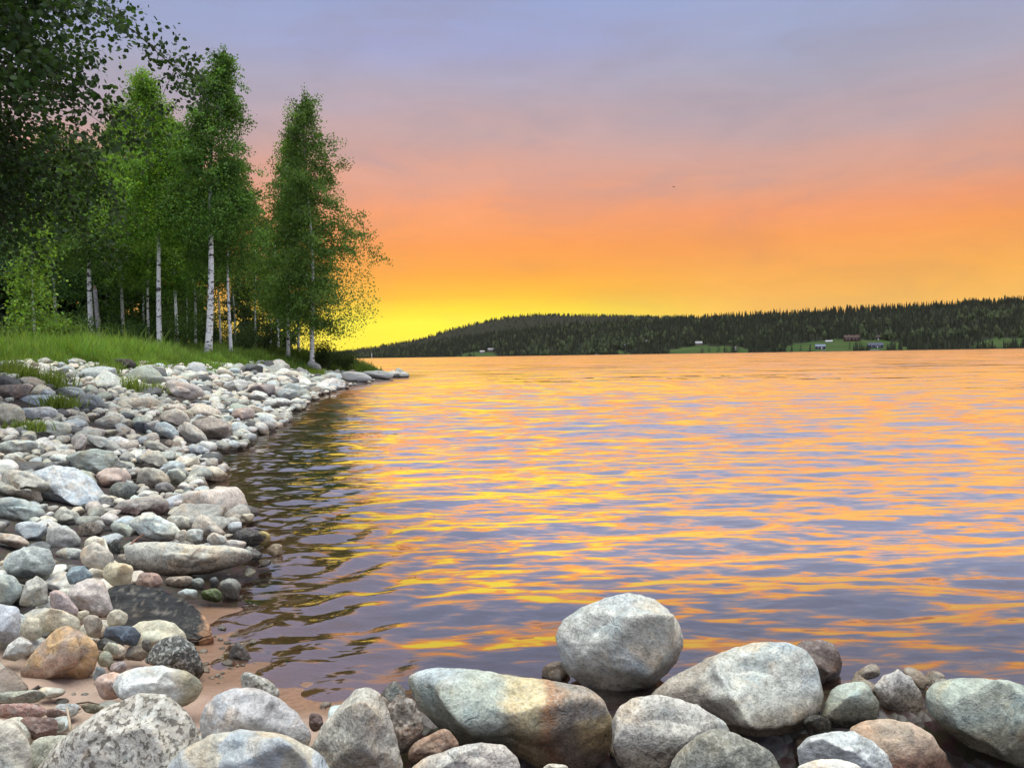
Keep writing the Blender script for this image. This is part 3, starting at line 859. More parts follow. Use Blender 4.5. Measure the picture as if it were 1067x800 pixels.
TREES = [
    # px, Y, top_y, crown radius, crown base, label, lean, leaves, leaf, tone, trunk r, bias
    (38, 17, 205, 0.58, 0.16, 'young birch sapling with pale green leaves standing alone left of the wood', 0.00, 1700, 0.075, (0.090, 0.165, 0.032), 0.035, (0, 0)),
    (97, 30, 150, 2.3, 0.50, 'birch with straight white trunk right beside the broken stub', 0.01, 10000, 0.10, (0.055, 0.105, 0.030), 0.12, (0, 0)),
    (157, 32, 165, 1.6, 0.42, 'thin birch just left of the brightest white trunk', 0.005, 6500, 0.10, (0.08, 0.15, 0.032), 0.06, (0, 0)),
    (168, 28, 78, 2.2, 0.46, 'tall birch with the brightest white trunk and fresh green crown', -0.006, 17000, 0.085, (0.085, 0.165, 0.030), 0.105, (-0.2, 0)),
    (205, 37, 150, 1.8, 0.42, 'slender birch in shade behind, between the two thick white trunks', 0.0, 6000, 0.10, (0.045, 0.09, 0.028), 0.07, (0, 0)),
    (217.5, 27, 55, 1.7, 0.46, 'tallest birch with thick black-flecked trunk and spire-like top', 0.062, 16000, 0.085, (0.050, 0.105, 0.026), 0.135, (0, 0)),
    (231, 37, 190, 1.6, 0.45, 'thin birch partly hidden right of the tallest birch trunk', 0.0, 4500, 0.10, (0.05, 0.095, 0.027), 0.055, (0, 0)),
    (241.5, 29, 165, 1.5, 0.52, 'slim white birch right of the tallest birch', 0.0, 6500, 0.09, (0.05, 0.10, 0.026), 0.075, (0, 0)),
    (301, 33, 140, 2.1, 0.27, 'birch leaning inward at the left of the clump on the point', 0.035, 9000, 0.09, (0.058, 0.115, 0.028), 0.085, (-0.3, 0)),
    (312, 35, 170, 1.9, 0.27, 'birch in the middle of the clump on the point', 0.01, 7000, 0.09, (0.045, 0.09, 0.025), 0.07, (0, 0)),
    (325.5, 32, 104, 2.6, 0.17, 'outermost birch of the point, drooping over the sunset side', 0.012, 19000, 0.085, (0.048, 0.092, 0.026), 0.10, (0.4, 0)),
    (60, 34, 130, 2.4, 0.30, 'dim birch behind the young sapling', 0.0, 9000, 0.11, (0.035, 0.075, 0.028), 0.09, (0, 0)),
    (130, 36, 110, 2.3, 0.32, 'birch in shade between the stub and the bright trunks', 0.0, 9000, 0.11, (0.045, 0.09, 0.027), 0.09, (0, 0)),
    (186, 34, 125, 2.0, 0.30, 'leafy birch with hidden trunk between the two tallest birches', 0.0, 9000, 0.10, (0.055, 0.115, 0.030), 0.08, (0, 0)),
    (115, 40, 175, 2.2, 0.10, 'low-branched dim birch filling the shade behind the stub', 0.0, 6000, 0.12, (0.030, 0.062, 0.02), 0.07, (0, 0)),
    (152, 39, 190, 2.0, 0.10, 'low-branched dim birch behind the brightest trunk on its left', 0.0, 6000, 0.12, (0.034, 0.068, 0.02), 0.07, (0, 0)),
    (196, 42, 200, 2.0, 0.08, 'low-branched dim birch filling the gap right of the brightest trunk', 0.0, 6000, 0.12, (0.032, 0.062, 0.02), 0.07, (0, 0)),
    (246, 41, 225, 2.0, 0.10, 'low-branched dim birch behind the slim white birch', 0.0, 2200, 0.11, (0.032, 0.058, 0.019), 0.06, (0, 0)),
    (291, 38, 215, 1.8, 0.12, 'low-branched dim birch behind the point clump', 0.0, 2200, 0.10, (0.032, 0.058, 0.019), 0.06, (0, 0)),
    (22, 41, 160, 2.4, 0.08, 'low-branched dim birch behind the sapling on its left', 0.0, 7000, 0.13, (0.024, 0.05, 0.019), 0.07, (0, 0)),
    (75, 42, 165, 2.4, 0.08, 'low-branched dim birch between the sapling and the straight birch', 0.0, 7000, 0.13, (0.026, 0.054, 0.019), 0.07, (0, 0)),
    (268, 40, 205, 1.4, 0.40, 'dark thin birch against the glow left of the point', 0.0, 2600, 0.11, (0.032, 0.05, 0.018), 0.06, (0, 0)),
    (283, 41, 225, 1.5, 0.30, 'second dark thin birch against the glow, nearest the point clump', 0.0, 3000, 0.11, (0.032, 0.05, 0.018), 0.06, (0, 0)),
]
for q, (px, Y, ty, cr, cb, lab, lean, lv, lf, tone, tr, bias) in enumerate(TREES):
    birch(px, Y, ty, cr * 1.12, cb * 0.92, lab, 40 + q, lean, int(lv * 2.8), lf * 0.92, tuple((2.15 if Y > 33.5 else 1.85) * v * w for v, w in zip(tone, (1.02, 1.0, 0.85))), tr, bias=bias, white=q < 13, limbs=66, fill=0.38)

# the near birch whose boughs hang into view; its trunk stands out of frame on the left
nx, ny = -7.1, 8.3
birch(0, 0, 0, 3.1, 0.215, 'near birch whose dark large-leaved boughs hang over the shore at left', 91, leaves=92000, leaf=0.066, tone=(0.026, 0.055, 0.018), trunk_r=0.15,
      loc=(nx, ny, float(ground_h(np.array([nx]), np.array([ny]))[0])), height=11.5, ovate=True, max_h=0.44, droop=0.85, limbs=110, bias=(0.22, 0.0), wid=0.36)

# broken stub
x, y = at_px(106, 29), 29.0
z = float(ground_h(np.array([x]), np.array([y]))[0])
st = thing('tree_stub', 'grey broken dead trunk leaning beside the straight birch', 'dead tree', (x, y, z - 0.05))
mb = MB(); t = np.linspace(0, 1, 7)
mb.tube(np.stack([-0.16 * t, 0.05 * t, 2.45 * t], 1), 0.10 * (1 - 0.35 * t), 8, (0.20, 0.19, 0.19)); mb.build('trunk', M_BARK, st)
mb = MB()
for a_ in range(5):
    mb.tube(np.array([[-0.16 + 0.04 * math.cos(a_ * 1.3), 0.05 + 0.04 * math.sin(a_ * 1.3), 2.42], [-0.17 + 0.045 * math.cos(a_ * 1.3), 0.05 + 0.045 * math.sin(a_ * 1.3), 2.55 + 0.05 * (a_ % 3)]]), [0.03, 0.006], 4, (0.26, 0.2, 0.14))
mb.build('splinters', M_WOOD, st)

SPR = [(-45, 40, 13, 2.6), (-8, 37, 11, 2.4), (18, 43, 14, 2.8), (48, 46, 13, 2.7), (78, 40, 11, 2.4), (112, 43, 12, 2.6), (140, 47, 12, 2.6), (186, 45, 10, 2.2), (200, 50, 9.5, 2.2), (252, 49, 6.0, 1.5), (293, 47, 4.6, 1.4)]
SPL = ['dark spruce leftmost at the frame edge behind the boughs', 'dark spruce left of the young sapling', 'tall dark spruce filling the shade behind the sapling', 'dark spruce right behind the sapling',
       'dark spruce left of the straight birch with the stub', 'dark spruce behind the broken stub', 'dark spruce left of the brightest white trunk', 'dark spruce right of the brightest white trunk',
       'farthest dark spruce left of the tallest birch', 'small dark spruce right of the slim white birch', 'low bushy spruce against the yellow glow by the point']
for q, (px, Y, H, R) in enumerate(SPR):
    spruce(px, Y, H, R, SPL[q], 500 + q, sprays=4200)

def shrub(px, Y, H, R, label, seed, tone, n=2600, leaf=0.07, group='shrubs at the foot of the wood'):
    rg = np.random.default_rng(seed)
    x = at_px(px, Y); z = float(ground_h(np.array([x]), np.array([Y]))[0])
    root = thing('shrub', label, 'shrub', (x, Y, z - 0.03), 0, group)
    mb = MB(); tips = []
    for q in range(11):
        ph = rg.random() * 6.283; r = R * rg.uniform(0.3, 1.0); h = H * rg.uniform(0.55, 1.0)
        t = np.linspace(0, 1, 5)
        P = np.stack([math.cos(ph) * r * t ** 1.3, math.sin(ph) * r * t ** 1.3, h * t - 0.12 * h * t ** 3], 1)
        mb.tube(P, 0.014 * (1 - 0.8 * t), 4, (0.09, 0.07, 0.05)); tips.append(P)
    mb.build('stems', M_BARK, root)
    pk = rg.integers(0, 11, n); k = 0.2 + 0.8 * rg.random(n) ** 0.6
    t = np.linspace(0, 1, 5)
    c = np.stack([[np.interp(kk, t, tips[p][:, e]) for e in range(3)] for p, kk in zip(pk, k)]) + rg.normal(0, 0.16 * R + 0.03, (n, 3))
    c[:, 2] = np.maximum(c[:, 2], 0.04)
    a = unit(rg.normal(0, 1, (n, 3)) + [0, 0, 0.3]); b = unit(np.cross(a, rg.normal(0, 1, (n, 3))))
    sz = leaf * rg.uniform(0.6, 1.3, (n, 1))
    col = np.array(tone) * rg.uniform(0.65, 1.4, (n, 1))
    V, F, T = quads_from(c, a * sz, b * sz * 0.33, col)
    obj('foliage', make_mesh('foliage', V, [F], T, smooth_f=False), M_LEAF, root)
SHR = [(62, 20, 1.2, 0.55, 'light green bush just right of the sapling foot', (0.09, 0.16, 0.03)), (20, 19, 0.9, 0.7, 'low bush at the sapling foot on its left', (0.07, 0.13, 0.03)),
       (84, 27, 1.6, 0.8, 'bush at the foot of the straight birch', (0.055, 0.11, 0.028)), (128, 28, 1.3, 0.8, 'bush right of the broken stub', (0.06, 0.12, 0.028)),
       (148, 32, 1.5, 0.8, 'bush behind the thin birch by the brightest trunk', (0.05, 0.10, 0.026)), (190, 30, 1.9, 0.9, 'tall bush between the two thick white trunks', (0.06, 0.12, 0.026)),
       (257, 31, 1.5, 1.0, 'dark bush right of the slim white birch', (0.035, 0.065, 0.018)), (276, 34, 1.6, 0.9, 'dark bush under the glow left of the point', (0.030, 0.055, 0.016)),
       (340, 33, 1.5, 0.75, 'dark bush at the right foot of the outermost birch', (0.032, 0.055, 0.016)), (356, 35, 1.0, 0.7, 'last low bush before the tip of the point', (0.035, 0.06, 0.016)),
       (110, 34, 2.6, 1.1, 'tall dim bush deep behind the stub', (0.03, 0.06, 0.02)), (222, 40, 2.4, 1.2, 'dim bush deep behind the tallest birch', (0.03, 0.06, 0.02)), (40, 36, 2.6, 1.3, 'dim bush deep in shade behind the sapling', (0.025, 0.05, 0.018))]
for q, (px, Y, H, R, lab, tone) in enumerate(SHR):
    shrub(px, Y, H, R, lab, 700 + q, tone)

# ------------------------------------------------------------------ grass
def blades(x, y, z, h, w, col, rg, lean=0.45):
    n = len(x)
    ph = rg.random(n) * 6.283
    d = np.stack([np.cos(ph), np.sin(ph), np.zeros(n)], 1)
    sdir = np.stack([-np.sin(ph + 0.9), np.cos(ph + 0.9), np.zeros(n)], 1)
    ln = (rg.random(n) * lean * h)[:, None]
    b = np.stack([x, y, z], 1)
    upv = np.array([0, 0, 1.0])
    w = w[:, None]; h = h[:, None]
    V = np.stack([b - sdir * w, b + sdir * w, b + upv * h * 0.55 + d * ln * 0.35 - sdir * w * 0.8, b + upv * h * 0.55 + d * ln * 0.35 + sdir * w * 0.8,
                  b + upv * h * 0.95 + d * ln], 1).reshape(-1, 3)
    o = np.arange(n)[:, None] * 5
    F4 = o + np.array([[0, 1, 3, 2]]); F3 = o + np.array([[2, 3, 4]])
    return V, F4, F3, np.repeat(col, 5, 0)

def build_grass():
    rg = np.random.default_rng(13)
    N = 330000
    px = rg.uniform(-60, 400, N)
    Y = 9.0 + 34 * rg.random(N) ** 1.15
    x = at_px(px, Y)
    s = shore_s(x, Y); ge = grass_edge(x, Y)
    u = s - ge
    keep = (u > rg.exponential(0.16, N) * -1.0) & (u < 11) & (rg.random(N) < np.exp(-np.maximum(u - 2.0, 0) / 3.0) + 0.15)
    x, Y, u = x[keep], Y[keep], u[keep]
    z = ground_h(x, Y)
    n = len(x)
    pn = fbm2(x * 0.7, Y * 0.7, 41, 3)
    h = (0.14 + 0.22 * smooth(0, 1.4, u)) * rg.uniform(0.55, 1.35, n) * (1 + 0.65 * pn)
    tall = rg.random(n) < 0.05
    h = np.where(tall, h * rg.uniform(1.25, 1.8, n), h)
    h = np.maximum(h * (0.72 + 0.28 * smooth(12, 20, Y)), 0.06)
    w = 0.0045 + 0.00042 * Y * rg.uniform(0.7, 1.3, n)
    base = np.array([0.175, 0.300, 0.046])
    col = base * (1 + 0.40 * pn[:, None]) * rg.uniform(0.65, 1.3, (n, 1)) * np.stack([rg.uniform(0.8, 1.25, n), np.ones(n), np.ones(n)], 1)
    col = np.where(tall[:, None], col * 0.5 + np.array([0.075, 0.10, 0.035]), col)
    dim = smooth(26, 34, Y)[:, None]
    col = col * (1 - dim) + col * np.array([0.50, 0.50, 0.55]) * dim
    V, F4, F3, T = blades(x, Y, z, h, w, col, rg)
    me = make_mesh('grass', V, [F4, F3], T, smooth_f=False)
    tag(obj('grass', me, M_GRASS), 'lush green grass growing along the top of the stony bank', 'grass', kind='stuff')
build_grass()

TUFTS = [(25, 399, 0.30, 'tuft of grass between stones left of the blue-white flat stone'), (52, 405, 0.34, 'grass tuft behind the blue-white flat stone'), (134, 408, 0.34, 'bright grass tuft among the stones below the grassy bank'),
         (60, 425, 0.22, 'small weed sprig growing in front of the blue-white flat stone'), (157, 411, 0.25, 'pale grass tuft right of the bright tuft'), (109, 390, 0.3, 'grass tuft just below the dark peaty clod'),
         (27, 452, 0.16, 'little green weed left of the rounded cream boulder'), (330, 392, 0.4, 'grass tuft at the foot of the outermost birch'), (12, 390, 0.35, 'grass tuft at the left frame edge below the bank')]
for q, (px, py, H, lab) in enumerate(TUFTS):
    rg = np.random.default_rng(900 + q)
    P = hit_ground(px, py, 0.05)
    n = 240
    root_z = float(ground_h(P[0:1], P[1:2])[0])
    sp = 0.10 + 0.5 * H
    x = rg.normal(0, sp * 0.5, n); y = rg.normal(0, sp * 0.4, n)
    col = np.array([0.19, 0.27, 0.05]) * rg.uniform(0.6, 1.3, (n, 1))
    V, F4, F3, T = blades(x, y, np.zeros(n), 0.72 * H * rg.uniform(0.4, 1.3, n), np.full(n, 0.003 + 0.0004 * P[1]), col, rg, 0.9)
    o = obj('grass_tuft', make_mesh('grass_tuft', V, [F4, F3], T, smooth_f=False), M_GRASS, loc=(P[0], P[1], root_z + 0.05))
    tag(o, lab, 'grass tuft', 'grass tufts between the stones')

# ------------------------------------------------------------------ stones
PALE, CREAM, BLUE, PINK, GREEN = (.47, .46, .43), (.50, .44, .34), (.34, .40, .46), (.46, .37, .33), (.36, .41, .36)
GREY, DARK, BROWN, OCHRE, RUST = (.33, .33, .32), (.060, .062, .070), (.16, .105, .075), (.40, .29, .15), (.30, .15, .085)
LAV, WHITE, TEAL, MAUVE, SLATE = (.43, .43, .48), (.56, .55, .52), (.40, .48, .47), (.30, .245, .25), (.17, .20, .235)

def radial_from_outline(pts):
    """outline -> centre, and a smoothed radius for every bearing"""
    pts = np.array(pts, float)
    cx, cy = (pts.min(0) + pts.max(0)) / 2
    q = np.concatenate([pts, pts[:1]])
    seg = []
    for a, b in zip(q[:-1], q[1:]):
        n = max(2, int(np.hypot(*(b - a)) / 0.5))
        seg.append(a + (b - a) * np.linspace(0, 1, n, endpoint=False)[:, None])
    seg = np.concatenate(seg)
    th = np.arctan2(-(seg[:, 1] - cy), seg[:, 0] - cx); r = np.hypot(seg[:, 0] - cx, seg[:, 1] - cy)
    o = np.argsort(th); th, r = th[o], r[o]
    g = np.linspace(-np.pi, np.pi, 360, endpoint=False)
    rg = np.interp(g, th, r, period=2 * np.pi)
    kern = np.exp(-np.linspace(-2, 2, 15) ** 2); kern /= kern.sum()
    rg = np.convolve(np.concatenate([rg[-7:], rg, rg[:7]]), kern, 'valid')
    return (cx, cy), g, rg

def ellipse(cx, cy, hw, hh, rot=0.0, seed=0):
    rg = np.random.default_rng(seed + int(cx * 7 + cy * 13))
    t = np.linspace(0, 2 * np.pi, 40, endpoint=False)
    w = 1 + 0.07 * np.sin(2 * t + rg.random() * 6) + 0.06 * np.sin(3 * t + rg.random() * 6) + 0.04 * np.sin(5 * t + rg.random() * 6)
    e = 0.86
    x = hw * np.sign(np.cos(t)) * np.abs(np.cos(t)) ** e * w; y = hh * np.sign(np.sin(t)) * np.abs(np.sin(t)) ** e * w
    c, s = math.cos(rad(rot)), math.sin(rad(rot))
    return [(cx + a * c - b * s, cy + a * s + b * c) for a, b in zip(x, y)]

def facet(D, rg, n, p, lo=0.80, hi=1.0):
    N = unit(rg.normal(0, 1, (n, 3))); hgt = rg.uniform(lo, hi, n)
    q = np.maximum(0, D @ N.T) / hgt
    return 1.0 / np.power((q ** p).sum(1) + 1e-9, 1.0 / p)

PLACED = []     # px, py, hw, hh, Y of each stone set by hand
def hand_stone(label, outline, Y, tint, speck=0.25, mat=None, ang=0.5, depth=0.9, ref=None, paint=None, rough=1.0, name='stone', push=0.0):
    if outline[0] == 'e':
        outline = ellipse(*outline[1:])
    (cx, cy), g, rg_ = radial_from_outline(outline)
    o = np.array(outline); hw = (o[:, 0].max() - o[:, 0].min()) / 2; hh = (o[:, 1].max() - o[:, 1].min()) / 2
    if Y is None:
        Pg = hit_ground(cx, cy + hh * 0.80)
        Y = float(Pg @ fwd + 0 - CAM @ fwd) + depth * 0.45 * hh * Pg[1] / F_PX
    Y += push
    seed = int(cx * 31 + cy * 17)
    rn = np.random.default_rng(seed)
    size = max(hw, hh)
    sub = 6 if size > 45 else 5 if size > 20 else 4 if size > 9 else 3
    D, F = ico(sub)
    d = ray(cx, cy); d = d / (d @ fwd)
    cen = CAM + d * Y
    k = Y / F_PX
    th = np.arctan2(D[:, 1], D[:, 0])
    R = np.interp(th, g, rg_, period=2 * np.pi) * k
    rho = np.hypot(D[:, 0], D[:, 1]) ** 0.86
    ax = np.sign(D[:, 2]) * np.abs(D[:, 2]) ** 0.92
    dz = depth * k * (hw * hh) ** 0.5
    fc = facet(D, rn, int(11 + 9 * ang), 14 + 26 * ang, 0.74, 1.0)
    fc = fc / np.percentile(fc, 96)
    edge = np.abs(D[:, 2])
    fx = 1 + (fc - 1) * np.clip(edge * 1.5 - 0.1, 0.03, 1.0) * (0.75 + 0.4 * ang)
    U, Vv, Wd = R * rho * np.cos(th) * fx, R * rho * np.sin(th) * fx, dz * ax * fx
    hor = np.array([d[0], d[1], d[2]]); hor /= np.linalg.norm(hor)
    P = U[:, None] * RGT + Vv[:, None] * UPV - Wd[:, None] * hor * -1.0 * -1.0
    sz = k * (hw * hh) ** 0.5
    nrm = unit(P)
    P = P + nrm * (rough * sz * (0.022 * fbm(P / sz * 1.9, seed, 3) + 0.014 * fbm(P / sz * 6.5, seed + 5, 4)))[:, None]
    t4 = np.tile(np.append(np.array(tint) * rn.uniform(0.95, 1.05), speck), (len(P), 1))
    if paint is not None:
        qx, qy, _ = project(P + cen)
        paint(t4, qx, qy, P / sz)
    me = make_mesh('stone', P, [F if np.dot(np.cross(P[F[0, 1]] - P[F[0, 0]], P[F[0, 2]] - P[F[0, 0]]), P[F[0, 0]]) > 0 else F[:, ::-1]], t4)
    ob = obj(name, me, mat or M_STONE, loc=tuple(cen))
    tag(ob, label, 'stone' if name == 'stone' else 'slab', 'stones of the shore')
    PLACED.append((cx, cy, hw, hh, Y, ref, label))
    return ob

def blend(t4, m, col):
    m = np.clip(m, 0, 1)[:, None]
    t4[:, :3] = t4[:, :3] * (1 - m) + np.array(col) * m

def p_rust(t4, x, y, q):
    n = 9 * fbm(q * 2.4, 3, 3)
    blend(t4, smooth(545, 562, x + n) * smooth(598, 574, x + n), (.36, .175, .07))
    blend(t4, smooth(515, 545, x + n) * smooth(572, 556, x + n), (.52, .42, .22))
    blend(t4, smooth(572, 590, x + n), (.30, .255, .215))
    blend(t4, smooth(590, 610, x + n) * smooth(745, 757, y + n) * smooth(790, 775, y), (.52, .40, .20))
    blend(t4, smooth(500, 455, x + 2 * n) * smooth(718, 705, y + n), (.36, .42, .46))
def p_top(t4, x, y, q):
    n = fbm(q * 1.6, 8, 4)
    blend(t4, 0.5 * smooth(0.1, 0.5, n), (.36, .41, .47))
    blend(t4, smooth(690, 712, x + 8 * n) * smooth(650, 680, y), (.27, .19, .15))
    blend(t4, 0.6 * smooth(695, 730, y + 12 * n), (.33, .31, .28))
def p_big3(t4, x, y, q):
    n = fbm(q * 1.5, 28, 4)
    blend(t4, 0.75 * smooth(0.0, 0.5, n) * smooth(735, 700, y), (.35, .42, .48))
    blend(t4, 0.8 * smooth(745, 715, x + 18 * n), (.32, .25, .19))
    blend(t4, 0.5 * smooth(715, 760, y + 20 * n), (.38, .37, .33))
def p_oneend(x0, x1, col):
    def f(t4, x, y, q):
        blend(t4, smooth(x0, x1, x + 5 * fbm(q * 2, 4, 3)), col)
    return f
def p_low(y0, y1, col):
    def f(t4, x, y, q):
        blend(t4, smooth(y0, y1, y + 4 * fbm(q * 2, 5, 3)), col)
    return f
def p_orange(t4, x, y, q):
    n = fbm(q * 1.7, 6, 4)
    blend(t4, 0.8 * smooth(-0.1, 0.4, n), (.52, .29, .09))
    blend(t4, 0.6 * smooth(0.1, 0.6, -n), (.42, .23, .16))
def p_flatblue(t4, x, y, q):
    n = fbm(q * 1.4, 16, 4)
    blend(t4, 0.75 * smooth(0.05, 0.35, n), (.47, .41, .30))
def p_veins(t4, x, y, q):
    n = np.abs(fbm(q * 2.2, 26, 4))
    blend(t4, 0.7 * smooth(0.10, 0.0, n), (.56, .56, .56))
    blend(t4, 0.7 * smooth(516, 524, y) * smooth(78, 86, x), (.20, .32, .46))

